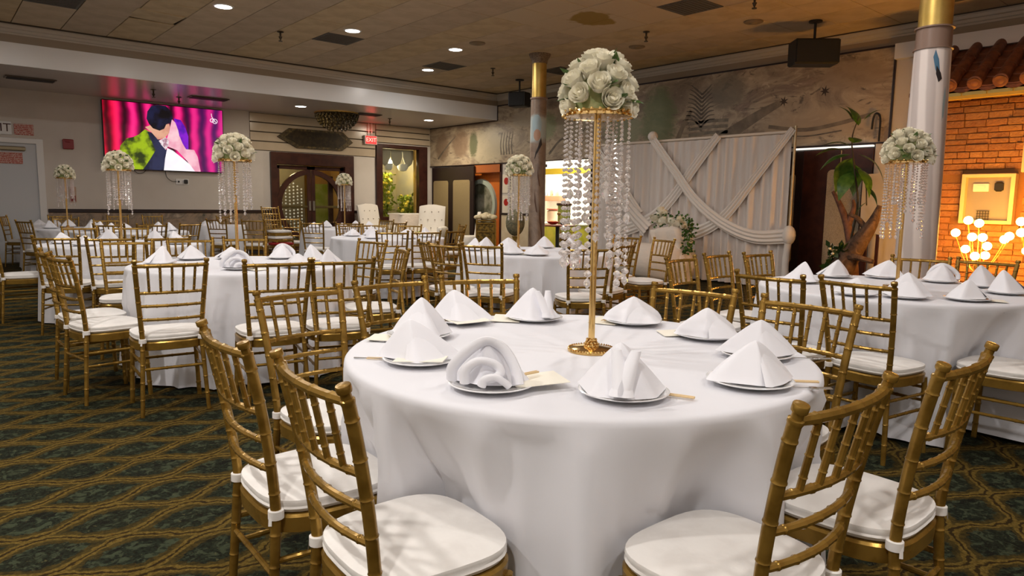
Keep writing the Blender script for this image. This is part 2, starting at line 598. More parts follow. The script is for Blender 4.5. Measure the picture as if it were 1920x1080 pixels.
stroke('painted_branch', [(15.6, 2.4), (15.2, 2.7), (14.8, 2.95)], 0.03, 0.015, PAINTD)
for a, b in ((5.86, 2.94), (5.2, 3.03)):
    P = []
    for i in range(14):
        r = 0.085 if i % 2 == 0 else 0.03
        P.append((a + r * math.cos(PI * i / 7), b + r * math.sin(PI * i / 7)))
    ob('painted_star', MB().prism(P, emap, 0.0, 0.003), mat('mural_star_paint', '#3c2c1c', 0.5), we)
# trims of the mural: dark edge, tan band, crown
ob('trim_8', MB().box(XM - 0.035, XM, 4.2, YB - 0.012, 3.535, 3.56).box(XM - 0.035, XM, YB - 0.03, YB + 0.0, 3.2, 3.55).box(XM - 0.035, XM, YB, 15.98, 3.2, 3.22)
   .box(XM - 0.03, XM, 4.2, 15.98, 2.195, 2.215).box(XM - 0.03, XM, 4.2, 4.225, 2.2, 3.55), DARKDOOR, kind='structure')
ob('trim_9', MB().box(XM - 0.012, XM, 2.2, YB, 3.56, 3.70), TANP, kind='structure')
m = MB()
m.rings([[(XM - o_, Y, z_) for o_, z_ in CROWNP] for Y in (-3.2, YB)])
ob('trim_10', m, CROWN, kind='structure')
ob('trim_11', MB().box(XM - 0.10, XM, -3.2, YB, 3.80, CEIL), GAPSHADE, kind='structure')  # same shadow gap along the mural wall, again a dark strip

# ---- remaining shell behind the camera
ob('wall_west', MB().box(-3.35, -3.2, -3.2, YW, 0, CEIL), WALLREST, kind='structure')
ob('wall_south', MB().box(-3.2, 14.5, -3.35, -3.2, 0, CEIL), WALLREST, kind='structure')

# ---- ceiling tiles, 62 cm grid, each tile visible in the photograph a part
TILES = []
for nm, a, b in (('warm', '#cdb99d', '#c0ac90'), ('grey', '#c4b198', '#b6a38a'), ('aged', '#cfba96', '#bda683')):
    TILES.append(mat('ceiling_tile_' + nm, a, 0.85, 0, col2=b, nscale=3, bump=(160, 0.25, 0.003)))
kt = NT('ceiling_tile_stained')
st = kt.noise(2.5, 3, vec=kt.node('ShaderNodeNewGeometry').outputs['Position'])
geo = kt.node('ShaderNodeNewGeometry').outputs['Position']
xx, yy, zz = kt.xyz(geo)
xx = kt.ma('MULTIPLY', kt.ma('SUBTRACT', xx, 7.36), 0.9)
yy = kt.ma('SUBTRACT', yy, 6.97)
kt.base(kt.mix(kt.step(kt.ma('ADD', kt.ma('MULTIPLY', kt.ma('ADD', kt.ma('MULTIPLY', xx, xx), kt.ma('MULTIPLY', yy, yy)), 7.0), kt.ma('MULTIPLY', st, 2.4)), 2.1, 1.8), '#c9b699', '#9c8040'))
kt.b.inputs['Roughness'].default_value = 0.9
ce = ob('ceiling', MB().box(-3.2, XM + 0.15, -3.2, YB + 0.03, CEIL + 0.03, CEIL + 0.15).box(XM, 14.6, -3.2, 18.2, CEIL + 0.03, CEIL + 0.15), GAPSHADE, kind='structure')  # slab coloured dark so the tile gaps look shaded
tile_me = [MB().bevbox(-0.3075, 0.3075, -0.3025, 0.3025, 0, 0.02, 0.004).mesh('ceiling_tile', t) for t in TILES]
stain_me = MB().bevbox(-0.3075, 0.3075, -0.3025, 0.3025, 0, 0.02, 0.004).mesh('ceiling_tile', kt.m)
vent_me = MB().bevbox(-0.3075, 0.3075, -0.3025, 0.3025, 0, 0.02, 0.004)
for i in range(9):
    vent_me.box(-0.27, 0.27, -0.26 + i * 0.06, -0.235 + i * 0.06, -0.006, 0.001)
vent_me = vent_me.mesh('vent_panel', GREYVENT)
VENTS = [(5.13, 10.5), (7.83, 11.06), (9.69, 9.96), (7.79, 5.55), (1.5, 11.28), (9.9, 3.15)]
rest = MB()
for i in range(-7, 16):
    for j in range(0, 26):
        cx, cy = 1.25 + 0.625 * (i + 0.5), 12.74 - 0.615 * (j + 0.5) + 0.615
        if cx > 10.65:
            continue
        p = img((cx, cy, CEIL))
        vis = p[2] > 1 and -70 < p[0] < 1990 and -45 < p[1] < 260
        isv = [vv for vv in VENTS if abs(vv[0] - cx) < 0.3125 and abs(vv[1] - cy) < 0.3075]
        if isv:
            o = ob('ceiling_vent', vent_me, loc=(cx, cy, CEIL))
            tag(o, 'vent', 'vent', 'ceiling vents')
            continue
        if not vis:
            rest.bevbox(cx - 0.3075, cx + 0.3075, cy - 0.3025, cy + 0.3025, CEIL, CEIL + 0.02, 0.004)
            continue
        me = stain_me if (abs(cx - 7.36) < 0.9 and abs(cy - 6.97) < 0.9) else tile_me[(i * 7 + j * 3) % 3]
        o = ob('ceiling_tile', me, parent=ce, loc=(cx, cy, CEIL + random.uniform(0, 0.004)))
        if abs(cx - 2.81) < 0.2 and abs(cy - 11.2) < 0.3:
            o.location = (cx - 0.04, cy - 0.07, CEIL - 0.004)
            o.rotation_euler = (0.03, 0.02, 0.02)
ob('ceiling_tile', rest, TILES[0], ce, kind='stuff')
VL = {(5.13, 10.5): 'dark grey square vent panel beside the second downlight', (7.83, 11.06): 'dark grey square vent panel beside the farthest downlight',
      (9.69, 9.96): 'dark grey square vent panel behind the far brass column', (7.79, 5.55): 'dark grey square vent panel at the ceiling top edge, right of the white roses',
      (1.5, 11.28): 'dark grey square vent panel in the ceiling corner above the left soffit', (9.9, 3.15): 'dark vent panel over the tiled roof eave'}
for o in [q for q in COL.objects if q.name.startswith('ceiling_vent')]:
    kk_ = min(VL, key=lambda q: (q[0] - o.location.x) ** 2 + (q[1] - o.location.y) ** 2)
    o['label'] = VL[kk_]
# ---- downlights
can = MB().lathe([(0.105, 0.0), (0.11, -0.008), (0.13, -0.006), (0.135, 0.0), (0.135, 0.01), (0.105, 0.01)], 28).mesh('trim_ring', WHITEP)
disc = MB().lathe([(0.1049, -0.006), (0.1049, 0.004)], 28).mesh('lens', GLOWW)
LN = ['round white downlight nearest the soffit, above the screen', 'round white downlight beside a grey vent above the soffit', 'round white downlight beside a round grey speaker grille',
      'farthest round white downlight, next to a dark vent']
for i, (lx, ly) in enumerate(LIGHTS):
    t = thing('downlight', LN[i] if i < 4 else '', 'ceiling light', (lx, ly, CEIL), 0, 'ceiling downlights')
    if i >= 4:
        for q in ('label', 'category', 'group'):
            del t[q]
        t['kind'] = 'structure'
    ob('trim_ring', can, parent=t)
    ob('lens', disc, parent=t)
    lamp('AREA', 'downlight_lamp', (lx, ly, CEIL - 0.03), DOWN_W * (2.4 if (lx, ly) in ((-1.2, 2.9), (-1.4, -0.4)) else 0.85), DOWN_COL, 0.2)
# ================================================================== DOORS, WINDOW, OPENINGS
# ---- double door with round motif in the TV wall (door_1)
def nmap(a, b, dpt):
    return (a, YW - dpt, b)


d1 = bpy.data.objects.new('door_1', None)
d1['kind'] = 'structure'
COL.objects.link(d1)
ob('door_frame', MB().bevbox(6.27, 6.41, YW - 0.08, YW + 0.15, 0, 2.36).bevbox(8.13, 8.37, YW - 0.08, YW + 0.15, 0, 2.36)
   .bevbox(6.41, 8.13, YW - 0.08, YW + 0.15, 2.08, 2.36), DARKWOOD, d1)
CX, CZ, CR = 7.28, 1.13, 0.80
for sgn in (-1, 1):
    m = MB()
    xa, xb = (6.41, 7.27) if sgn < 0 else (7.29, 8.13)
    m.bevbox(xa, xa + 0.09, YW + 0.02, YW + 0.07, 0.02, 2.07)
    m.bevbox(xb - 0.09, xb, YW + 0.02, YW + 0.07, 0.02, 2.07)
    m.bevbox(xa, xb, YW + 0.02, YW + 0.07, 1.98, 2.07)
    m.bevbox(xa, xb, YW + 0.02, YW + 0.07, 0.02, 0.2)
    leaf = ob('door_leaf', m, DARKWOOD, d1)
    a0, a1 = (PI / 2 + 0.08, PI * 1.5 - 0.08) if sgn < 0 else (-PI / 2 + 0.08, PI / 2 - 0.08)
    rows = []
    for i in range(25):
        t = a0 + (a1 - a0) * i / 24
        rows.append([(CX + r * math.cos(t), YW + q, CZ + r * math.sin(t)) for r, q in ((CR - 0.06, 0.01), (CR + 0.06, 0.01), (CR + 0.06, 0.08), (CR - 0.06, 0.08))])
    ob('round_moulding', MB().rings(rows), DARKWOOD, leaf)
    ob('glass_pane', MB().box(xa + 0.09, xb - 0.09, YW + 0.04, YW + 0.046, 0.2, 1.98), GLASS, leaf)
    ob('cross_rail', MB().bevbox(xa + 0.09, xb - 0.09, YW + 0.02, YW + 0.06, 1.07, 1.13), mat('bronze_rail', (0.12, 0.09, 0.03), 0.4, 0.5), leaf)
    ob('door_handle', MB().bevbox(CX + sgn * 0.05 - 0.025, CX + sgn * 0.05 + 0.025, YW - 0.005, YW + 0.02, 1.0, 1.25), STEEL, leaf)
ob('stile', MB().bevbox(7.76, 7.88, YW + 0.09, YW + 0.14, 0.02, 1.85), DARKWOOD, d1)
# vestibule behind
AMB = mat('vestibule_amber_wall', (0.55, 0.33, 0.08), 0.5, 0, col2=(0.45, 0.30, 0.12), nscale=3)
GRN = mat('vestibule_green_view', (0.28, 0.42, 0.06), 0.6, 0, col2=(0.45, 0.55, 0.18), nscale=4)
GRYW = mat('vestibule_grey_wall', (0.30, 0.28, 0.2), 0.6)
ob('wall_vestibule', MB().box(5.9, 6.0, YW + 0.15, 18.0, 0, 2.6).box(8.7, 8.8, YW + 0.15, 18.0, 0, 2.6).box(5.9, 8.8, 17.9, 18.0, 0, 2.6).box(5.9, 8.8, YW + 0.15, 18.0, 2.55, 2.65), [AMB], kind='structure')
ob('garden_panel', MB().bevbox(8.05, 8.69, 17.82, 17.9, 0.1, 1.7, 0.02), GRN, bpy.data.objects['wall_vestibule'])
ob('grey_panel', MB().bevbox(6.9, 7.9, 17.8, 17.9, 0.1, 2.3, 0.02), GRYW, bpy.data.objects['wall_vestibule'])
lamp('POINT', 'vestibule_lamp', (7.0, 17.0, 2.3), 22, (1, 0.75, 0.4), 0.1)
ob('lamp_globe', MB().ball((7.0, 17.0, 2.47), 0.06, 12, 8), WHITEP, bpy.data.objects['wall_vestibule'])
# glowing bead strings standing in for crystal strands reflected in the door
m = MB()
for i in range(9):
    for j in range(18 - abs(i - 5) * 1):
        m.ball((6.75 + i * 0.105, 17.3, 1.75 - abs(i - 5) * 0.07 - j * 0.085), 0.024, 6, 4)
tag(ob('bead_reflection', m, mat('glowing_bead', (0.9, 0.9, 0.85), 0.3, emit=(1, 1, 0.9), es=0.25), kind='stuff'), 'strings of pale beads standing in for a reflection in the round-motif glass doors', 'bead reflection')

# ---- display window in the TV wall (window_1)
w1 = bpy.data.objects.new('window_1', None)
w1['kind'] = 'structure'
COL.objects.link(w1)
ob('window_frame', MB().bevbox(9.02, 9.19, YW - 0.07, YW + 0.2, 0.75, 2.72).bevbox(10.30, 10.56, YW - 0.07, YW + 0.2, 0.75, 2.72)
   .bevbox(9.19, 10.30, YW - 0.07, YW + 0.2, 2.63, 2.72).bevbox(9.19, 10.30, YW - 0.07, YW + 0.2, 0.75, 0.86), DARKWOOD, w1)
ob('mullion', MB().bevbox(10.17, 10.22, YW - 0.05, YW + 0.02, 0.86, 2.63), BRASS, w1)
ob('glass_pane', MB().box(9.19, 10.30, YW + 0.05, YW + 0.056, 0.86, 2.63), GLASS, w1)
NICHE = mat('window_niche_wall', (0.36, 0.34, 0.28), 0.6, 0, col2=(0.50, 0.42, 0.26), nscale=1.5)
ob('niche', MB().box(9.02, 9.05, YW + 0.2, 17.6, 0.5, 2.8).box(10.56, 10.6, YW + 0.2, 17.6, 0.5, 2.8).box(9.02, 10.6, 17.55, 17.6, 0.5, 2.8).box(9.02, 10.6, YW + 0.2, 17.6, 2.75, 2.8).box(9.02, 10.6, YW + 0.2, 17.6, 0.5, 0.55), NICHE, w1)
lamp('POINT', 'niche_lamp', (9.75, 16.55, 2.3), 55, (1, 0.82, 0.5), 0.08)
ob('lamp_globe', MB().ball((9.75, 16.55, 2.42), 0.05, 12, 8), WHITEP, w1)
# solid valance scallops and bowls standing in for reflections in the window glass
VAL = mat('pale_window_reflection', (0.55, 0.50, 0.42), 0.8)
m = MB()
for i in range(3):
    cx = 9.36 + i * 0.36
    P = [(cx - 0.18, 2.62), (cx - 0.17, 2.42), (cx - 0.1, 2.25), (cx, 2.18), (cx + 0.1, 2.25), (cx + 0.17, 2.42), (cx + 0.18, 2.62)]
    m.prism(P, nmap, -0.14, -0.12)
tag(ob('valance_reflection', m, VAL), 'scalloped pale valance shape standing in for reflections in the lit display window', 'valance')


def reflected_bowl(x_, y_, z_, lab):
    t = thing('bowl_reflection', lab, 'bowl', (x_, y_, z_), 0, 'white bowls standing in for reflections in the display window')
    ob('bowl', MB().lathe([(0.03, -0.14), (0.1, -0.12), (0.145, -0.04), (0.15, 0.05), (0.14, 0.05), (0.13, -0.03), (0.03, -0.12)], 18), CHINA, t)
    ob('cord', MB().sweep([(0, 0, -0.12), (0, 0, 0.50)], 0.006, 5), BLACK, t)


reflected_bowl(9.52, 16.25, 2.2, 'white bowl standing in for a reflection in the display window, nearer the round-motif doors')
reflected_bowl(9.98, 16.25, 2.2, 'white bowl standing in for a reflection in the display window, nearer the mural')


def shrub(name, label, cat, loc, spread, n, leafm, flowm, hh, group=None, nf=14, fr=0.05):
    t = thing(name, label, cat, loc, 0, group)
    rr = random.Random(int(abs(loc[0] * 100 + loc[1] * 10)))
    m = MB()
    st = MB()
    for i in range(n):
        a, e = rr.uniform(0, 2 * PI), rr.uniform(0.1, 1.0)
        R0 = spread * math.sqrt(rr.random())
        p = Vector((R0 * math.cos(a), R0 * math.sin(a), hh * e))
        q = Vector((rr.gauss(0, 1), rr.gauss(0, 1), rr.gauss(0.3, 0.6))).normalized() * rr.uniform(0.07, 0.14)
        w = q.cross(Vector((rr.random(), rr.random(), rr.random()))).normalized() * q.length * 0.35
        m.add([p, p + q * 0.5 + w, p + q, p + q * 0.5 - w], [(0, 1, 2, 3)])
    for i in range(6):
        a = rr.uniform(0, 2 * PI)
        st.sweep([(0, 0, 0), (spread * 0.4 * math.cos(a), spread * 0.4 * math.sin(a), hh * 0.6), (spread * 0.8 * math.cos(a), spread * 0.8 * math.sin(a), hh)], 0.006, 5)
    ob('stem', st, LEAF, t)
    o = ob('foliage', m, leafm, t)
    o['kind'] = 'stuff'
    if flowm:
        f = MB().ball((0, 0, 0), fr, 7, 5, 0.8).mesh('flower', flowm)
        for i in range(nf):
            a, e = rr.uniform(0, 2 * PI), rr.uniform(0.35, 1.05)
            R0 = spread * math.sqrt(rr.random())
            ob('flower', f, parent=t, loc=(R0 * math.cos(a), R0 * math.sin(a), hh * e))
    return t


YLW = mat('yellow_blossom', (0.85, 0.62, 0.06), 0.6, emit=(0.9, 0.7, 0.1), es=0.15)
YLG = mat('yellow_green_leaf', (0.45, 0.5, 0.06), 0.5, 0, col2=(0.25, 0.36, 0.05), nscale=9)
shrub('flower_shrub', 'tall yellow blossom shrub at the left in the display window', 'shrub', (9.75, 16.75, 0.55), 0.2, 420, YLG, YLW, 1.45, 'shrubs in the display window', 24)
shrub('flower_shrub', 'low yellow green shrub at the right in the display window', 'shrub', (10.3, 16.6, 0.55), 0.24, 340, YLG, YLW, 0.85, 'shrubs in the display window', 18)

# ---- white door at the left of the TV wall (door_2)
d2 = bpy.data.objects.new('door_2', None)
d2['kind'] = 'structure'
COL.objects.link(d2)
ob('door_frame', MB().bevbox(1.79, 1.90, YW - 0.05, YW, 0, 2.33).bevbox(0.72, 0.82, YW - 0.05, YW, 0, 2.33).bevbox(0.82, 1.79, YW - 0.05, YW, 2.23, 2.33), WHITEP, d2)
ob('door_leaf', MB().bevbox(0.82, 1.79, YW - 0.02, YW, 0.01, 2.23), DOORW, d2)
ob('door_closer', MB().bevbox(1.12, 1.62, YW - 0.09, YW - 0.02, 2.09, 2.17, 0.015), mat('bronze_closer', (0.25, 0.2, 0.12), 0.4, 0.5), d2)
NOTICE = NT('red_printed_notice')
x, y, z = NOTICE.xyz()
rowsn = NOTICE.ma('ABSOLUTE', NOTICE.ma('SINE', NOTICE.ma('MULTIPLY', z, 95.0)))
NOTICE.base(NOTICE.mix(NOTICE.ma('MULTIPLY', NOTICE.step(rowsn, 0.35, 0.6), NOTICE.step(NOTICE.noise(55, 2), 0.42, 0.5)), '#c9a69c', '#a8402f'))
NOTICE.b.inputs['Roughness'].default_value = 0.6
tag(ob('red_notice', MB().bevbox(1.47, 1.77, YW - 0.015, YW - 0.001, 2.39, 2.59, 0.003), NOTICE.m), 'red printed notice on the wall above the white door', 'notice', 'red printed notices')
tag(ob('red_notice', MB().bevbox(1.17, 1.57, YW - 0.035, YW - 0.021, 1.85, 2.06, 0.003), NOTICE.m), 'red printed notice stuck on the white door', 'notice', 'red printed notices')
t = thing('exit_sign', 'white exit sign with dark letters above the white door', 'sign', (1.24, YW, 2.5))
ob('sign_board', MB().bevbox(-0.26, 0.19, -0.03, 0, -0.12, 0.12, 0.006), WHITEP, t)
text('lettering', 'EXIT', 0.21, mat('sign_letter_brown', '#4a2a24', 0.6), t, (-0.03, -0.032, 0), ROT_N)
t = thing('fire_alarm', 'dark red fire alarm box on the wall left of the screen', 'alarm', (2.31, YW, 2.27))
ob('alarm_body', MB().bevbox(-0.09, 0.09, -0.06, 0, -0.1, 0.09, 0.012), REDP, t)
ob('strobe', MB().bevbox(-0.055, 0.03, -0.075, -0.055, 0.03, 0.075, 0.01), REDP, t)
t = thing('wall_poster', 'small red and white poster on the wall behind the farthest centrepiece', 'poster', (2.34, YW, 1.3))
ob('sheet', MB().box(-0.06, 0.06, -0.012, -0.001, -0.15, 0.15), mat('poster_cream', '#b59a86', 0.6), t)
ob('red_block', MB().box(-0.045, 0.045, -0.016, -0.012, -0.13, -0.02).box(-0.045, 0.0, -0.016, -0.012, 0.03, 0.11), mat('poster_red', '#7d2f27', 0.6), t)

# ---- television
t = thing('television', 'large wall screen showing an embracing couple before magenta curtains', 'television', (4.07, 15.90, 2.50))
ob('casing', MB().bevbox(-1.17, 1.15, 0, 0.07, -0.68, 0.68, 0.012), BLACK, t)
ob('wall_bracket', MB().box(-0.3, 0.3, 0.07, 0.1, -0.3, 0.3), BLACK, t)
k = NT('screen_curtain')
x, y, z = k.xyz()
ph = k.ma('ADD', k.ma('MULTIPLY', x, 21.0), k.ma('MULTIPLY', k.noise(1.6, 2), 5.0))
wv = k.ma('ADD', k.ma('MULTIPLY', k.ma('SINE', ph), 0.5), 0.5)
c1 = k.ramp(wv, [(0.0, '#2b0018'), (0.35, '#8a0046'), (0.7, '#e0106f'), (1.0, '#ff2a86')])
c1 = k.mix(k.step(x, -0.6, -1.15), c1, k.ramp(wv, [(0, '#4a0010'), (0.5, '#d0002f'), (1, '#ff1035')]))
c1 = k.mix(k.ma('MULTIPLY', k.step(x, 0.1, 1.0), 0.35), c1, '#7a1a90')
k.base('#050005')
k.link(c1, k.b.inputs['Emission Color'])
k.b.inputs['Emission Strength'].default_value = 1.15
scr = ob('screen', MB().box(-1.155, 1.135, -0.002, 0.0, -0.665, 0.665), k.m, t)


def screen_mat(name, a, b, sc, es=1.1):
    q = NT(name)
    q.base('#020202')
    q.link(q.mix(q.step(q.noise(sc, 3), 0.4, 0.62), a, b), q.b.inputs['Emission Color'])
    q.b.inputs['Emission Strength'].default_value = es
    return q.m


def smap(a, b, dpt):
    return (-1.155 + 2.29 * a, -0.002 - dpt, -0.665 + 1.33 * b)


def sblob(cx, cy, rx, ry, n=18, w=0.0):
    return [(cx + rx * math.cos(2 * PI * i / n) * (1 + w * math.sin(3 * i)), cy + ry * math.sin(2 * PI * i / n)) for i in range(n)]


def sp_(L):
    """outline points noted on a sketch of the picture, turned into screen fractions"""
    out = []
    for a, b in L:
        u_ = (a - 85) / 1395
        out.append((min(0.995, max(0.0, u_)), min(1.0, max(0.0, 1 - (b - (115 + 130 * u_)) / (790 - 65 * u_)))))
    return out


SHAPES = [('jacket', sp_([(255, 645), (330, 560), (400, 545), (460, 520), (540, 455), (600, 490), (660, 580), (650, 700), (640, 800), (600, 980), (250, 980), (235, 760)]), ('#a2bd18', '#2c3810', 3.6)),
          ('waistcoat', sp_([(560, 480), (640, 500), (700, 580), (780, 700), (780, 740), (735, 990), (495, 990), (570, 820), (650, 700)]), ('#171c33', '#2a2f50', 3)),
          ('woman_hair', sp_([(880, 330), (960, 350), (1010, 430), (1045, 540), (1040, 690), (990, 690), (950, 620), (925, 470), (890, 390)]), ('#5a10b0', '#8a18d0', 4)),
          ('shoulder', sp_([(760, 560), (940, 540), (970, 620), (1010, 690), (1110, 700), (1150, 780), (1180, 990), (1090, 990), (1020, 830), (900, 700), (800, 660)]), ('#ffc8d4', '#f0a0b8', 3)),
          ('woman_face', sp_([(855, 340), (895, 380), (925, 470), (940, 560), (900, 605), (830, 605), (790, 560), (820, 470), (840, 400)]), ('#ffd0d8', '#f7b0c4', 3)),
          ('man_face', sp_([(540, 430), (610, 490), (680, 575), (760, 560), (815, 500), (830, 440), (822, 395), (790, 390), (700, 420), (600, 410)]), ('#e8ae90', '#cf8a72', 3)),
          ('dress', sp_([(785, 675), (850, 705), (950, 785), (1050, 870), (1110, 990), (735, 990), (755, 800)]), ('#ffffff', '#fff6ff', 3)),
          ('collar', sp_([(690, 590), (770, 550), (808, 590), (800, 650), (765, 695), (720, 640)]), ('#f4e6ea', '#b08090', 12)),
          ('man_hair', sp_([(562, 330), (575, 250), (620, 190), (700, 165), (790, 185), (850, 250), (866, 330), (830, 385), (785, 400), (760, 450), (705, 472), (630, 445), (585, 390)]), ('#0a0a10', '#1c2040', 3)),
          ('ear', sblob(0.515, 0.64, 0.014, 0.05, 10), ('#e8a58c', '#d08a78', 3))]
for i, (nm, P, (a, b, sc)) in enumerate(SHAPES):
    ob('picture_' + nm, MB().prism(P, smap, 0.0002, 0.0006 + 0.0004 * i), screen_mat('screen_' + nm, a, b, sc), scr, angle=20)
m = MB()
for cx, cy, r in ((0.905, 0.83, 0.017), (0.93, 0.82, 0.022)):
    pts = [smap(cx + r * math.cos(2 * PI * i / 14), cy + 1.6 * r * math.sin(2 * PI * i / 14), 0.004) for i in range(15)]
    m.sweep(pts, 0.008, 5)
m.sweep([smap(0.9, 0.94, 0.004), smap(0.903, 0.89, 0.004), smap(0.915, 0.86, 0.004), smap(0.94, 0.80, 0.004)], 0.007, 5)
ob('picture_logo', m, screen_mat('screen_logo', '#ffe6f6', '#ffd0ee', 3), scr)
t = thing('wall_outlet', 'white double outlet plate with a dark plug below the screen', 'outlet', (4.36, YW, 1.61))
ob('plate', MB().bevbox(-0.13, 0.13, -0.012, 0, -0.06, 0.06, 0.004), WHITEP, t)
ob('plug', MB().bevbox(0.03, 0.10, -0.05, -0.012, -0.04, 0.045, 0.01), BLACK, t)
ob('plug', MB().bevbox(-0.09, -0.06, -0.03, -0.012, -0.02, 0.02, 0.006), BLACK, t)
tag(ob('screen_cable', MB().sweep(bez([(4.02, 15.95, 1.83), (4.05, 15.97, 1.7), (4.14, 15.97, 1.62), (4.24, 15.965, 1.61)], 14), 0.006, 6).sweep(bez([(3.42, 15.95, 1.83), (3.5, 15.97, 1.76), (3.6, 15.97, 1.77), (3.66, 15.95, 1.83)], 10), 0.006, 6), BLACK),
    'thin dark cable hanging from the screen to the outlet', 'cable')
# ---- plaque over the doors
k = NT('carved_bronze')
nn = k.noise(16, 5, 0.7)
k.base(k.ramp(nn, [(0.35, '#221b0e'), (0.55, '#4a3d22'), (0.7, '#7a6536')]))
k.b.inputs['Metallic'].default_value = 0.4
k.b.inputs['Roughness'].default_value = 0.45
k.bump(nn, 0.6, 0.02)
CARVED = k.m
t = thing('carved_plaque', 'long pointed carved bronze plaque on slats above the doors', 'plaque', (7.4, YW - 0.035, 2.71))
P0 = [(-0.96, 0), (-0.68, 0.21), (0.68, 0.22), (0.95, -0.02), (0.67, -0.23), (-0.5, -0.23)]
ob('rim', MB().prism(P0, lambda a, b, d_: (a, -d_, b), 0, 0.05), CARVED, t)
ob('panel', MB().prism([(a * 0.82, b * 0.76) for a, b in P0], lambda a, b, d_: (a, -d_, b), 0.05, 0.058), mat('plaque_field', '#241c0f', 0.5, 0.3, col2='#3a2e18', nscale=12), t)
# ---- red exit sign by the doors
t = thing('exit_sign', 'red lit exit sign hanging beside the round-motif doors', 'sign', (8.84, YW - 0.08, 2.79))
ob('housing', MB().bevbox(-0.17, 0.17, -0.03, 0.05, -0.11, 0.11, 0.008), WHITEP, t)
ob('red_face', MB().box(-0.15, 0.15, -0.036, -0.03, -0.095, 0.095), mat('exit_red_glow', (0.3, 0.0, 0.0), emit=(1.0, 0.03, 0.03), es=1.6), t)
text('lettering', 'EXIT', 0.14, mat('exit_letter_glow', (1, 0.6, 0.5), emit=(1, 0.45, 0.35), es=1.6), t, (0, -0.038, 0), ROT_N)
ob('hanger', MB().box(-0.05, -0.035, 0, 0.01, 0.11, 0.42).box(0.035, 0.05, 0, 0.01, 0.11, 0.42), WHITEP, t)
lamp('AREA', 'exit_lamp', (8.84, YW - 0.13, 2.95), 0.5, (1, 0.05, 0.04), 0.2, (0, -0.3, 1))
# ---- chandelier under the soffit
t = thing('crystal_ceiling_lamp', 'shallow amber crystal ceiling lamp below the soffit', 'ceiling light', (7.35, 14.75, 3.22))
k = NT('amber_crystal')
vo = k.node('ShaderNodeTexVoronoi')
k.link(k.obj(), vo.inputs['Vector'])
vo.inputs['Scale'].default_value = 34
k.base(k.ramp(vo.outputs['Distance'], [(0.0, '#7a6a40'), (0.5, '#4b3d20'), (1.0, '#2b2110')]))
k.b.inputs['Roughness'].default_value = 0.2
k.bump(vo.outputs['Distance'], 0.9, 0.03)
m = MB()
for j in range(7):
    zz_ = -0.03 - 0.33 * (j / 6) ** 1.15
    rr_ = 0.47 * math.sqrt(max(0, 1 - (j / 6.6) ** 2))
    nb = max(5, int(rr_ * 66))
    for i in range(nb):
        m.ball((rr_ * math.cos(2 * PI * i / nb), rr_ * math.sin(2 * PI * i / nb), zz_), 0.026, 6, 4, 1.5)
ob('crystal_drops', m, k.m, t)['kind'] = 'stuff'
ob('bowl', MB().lathe([(0.02, -0.34), (0.2, -0.29), (0.36, -0.18), (0.455, -0.04), (0.46, 0)], 30), k.m, t)
ob('rim', MB().lathe([(0.46, -0.03), (0.5, -0.025), (0.5, 0), (0.46, 0)], 30), BRASS, t)
for (sx, sy, pw, lab) in ((9.55, 14.35, 60, 'small white downlight in the soffit near the mural corner'), (6.3, 14.3, 26, 'added small white downlight in the soffit before the carved plaque')):  # mural corner downlight is real; the plaque one is added to brighten
    t = thing('soffit_downlight', lab, 'ceiling light', (sx, sy, 3.22), 0, 'downlights in the soffit')
    ob('trim_ring', can, parent=t)
    ob('lens', disc, parent=t)
    lamp('AREA', 'soffit_lamp', (sx, sy, 3.19), pw, (1, 0.86, 0.66), 0.2)
# ---- soffit vents, sprinklers, detectors
for (vx, vy, w_, lab) in ((1.6, 14.4, 0.36, 'slim black air vent in the soffit above the white door'), (4.5, 14.5, 0.36, 'slim black air vent in the soffit beside the screen'),
                          (7.95, 14.4, 0.28, 'slim black air vent in the soffit beside the crystal lamp')):
    t = thing('soffit_vent', lab, 'vent', (vx, vy, 3.22), 0, 'black vents in the soffit')
    ob('frame', MB().bevbox(-w_, w_, -0.14, 0.14, -0.02, 0, 0.008), mat('vent_frame_brown', (0.12, 0.09, 0.07), 0.4), t)
    for i in range(5):
        ob('louvre', MB().box(-w_ + 0.03, w_ - 0.03, -0.11 + i * 0.05, -0.085 + i * 0.05, -0.03, -0.018), BLACK, t)
sp = MB().lathe([(0.05, 0), (0.05, -0.01), (0.014, -0.02), (0.014, -0.07), (0.03, -0.075), (0.006, -0.13), (0.03, -0.135), (0.03, -0.145)], 12).mesh('sprinkler', BRONZE)
for (sx, sy, sz, lab) in ((4.43, 10.74, CEIL, 'bronze sprinkler head between the first downlight and a vent'), (8.58, 10.69, CEIL, 'bronze sprinkler head left of the far brass column'),
                          (8.43, 6.87, CEIL, 'bronze sprinkler head right of the white roses'), (8.0, 4.85, CEIL, 'bronze sprinkler head at the ceiling edge above the mural speaker'),
                          (3.43, 14.16, 3.22, 'sprinkler head under the soffit above the screen centre'), (4.04, 14.82, 3.22, 'sprinkler head under the soffit next to the vent by the screen'),
                          (8.71, 14.75, 3.22, 'sprinkler head under the soffit beside the red exit sign')):
    tag(ob('sprinkler', sp, loc=(sx, sy, sz)), lab, 'sprinkler', 'sprinkler heads')
gr = MB().lathe([(0.13, 0), (0.13, -0.012), (0.11, -0.02), (0.05, -0.022), (0.04, -0.035), (0.02, -0.04)], 20).mesh('round_grille', mat('grille_tan', '#8c7a62', 0.6))
for (sx, sy, lab) in ((7.07, 9.22, 'round tan ceiling grille beside the third downlight'), (9.04, 5.48, 'round pale ceiling grille before the mural speaker'), (9.1, 7.6, 'round tan ceiling grille behind the white roses')):
    tag(ob('round_grille', gr, loc=(sx, sy, CEIL)), lab, 'grille', 'round ceiling grilles')


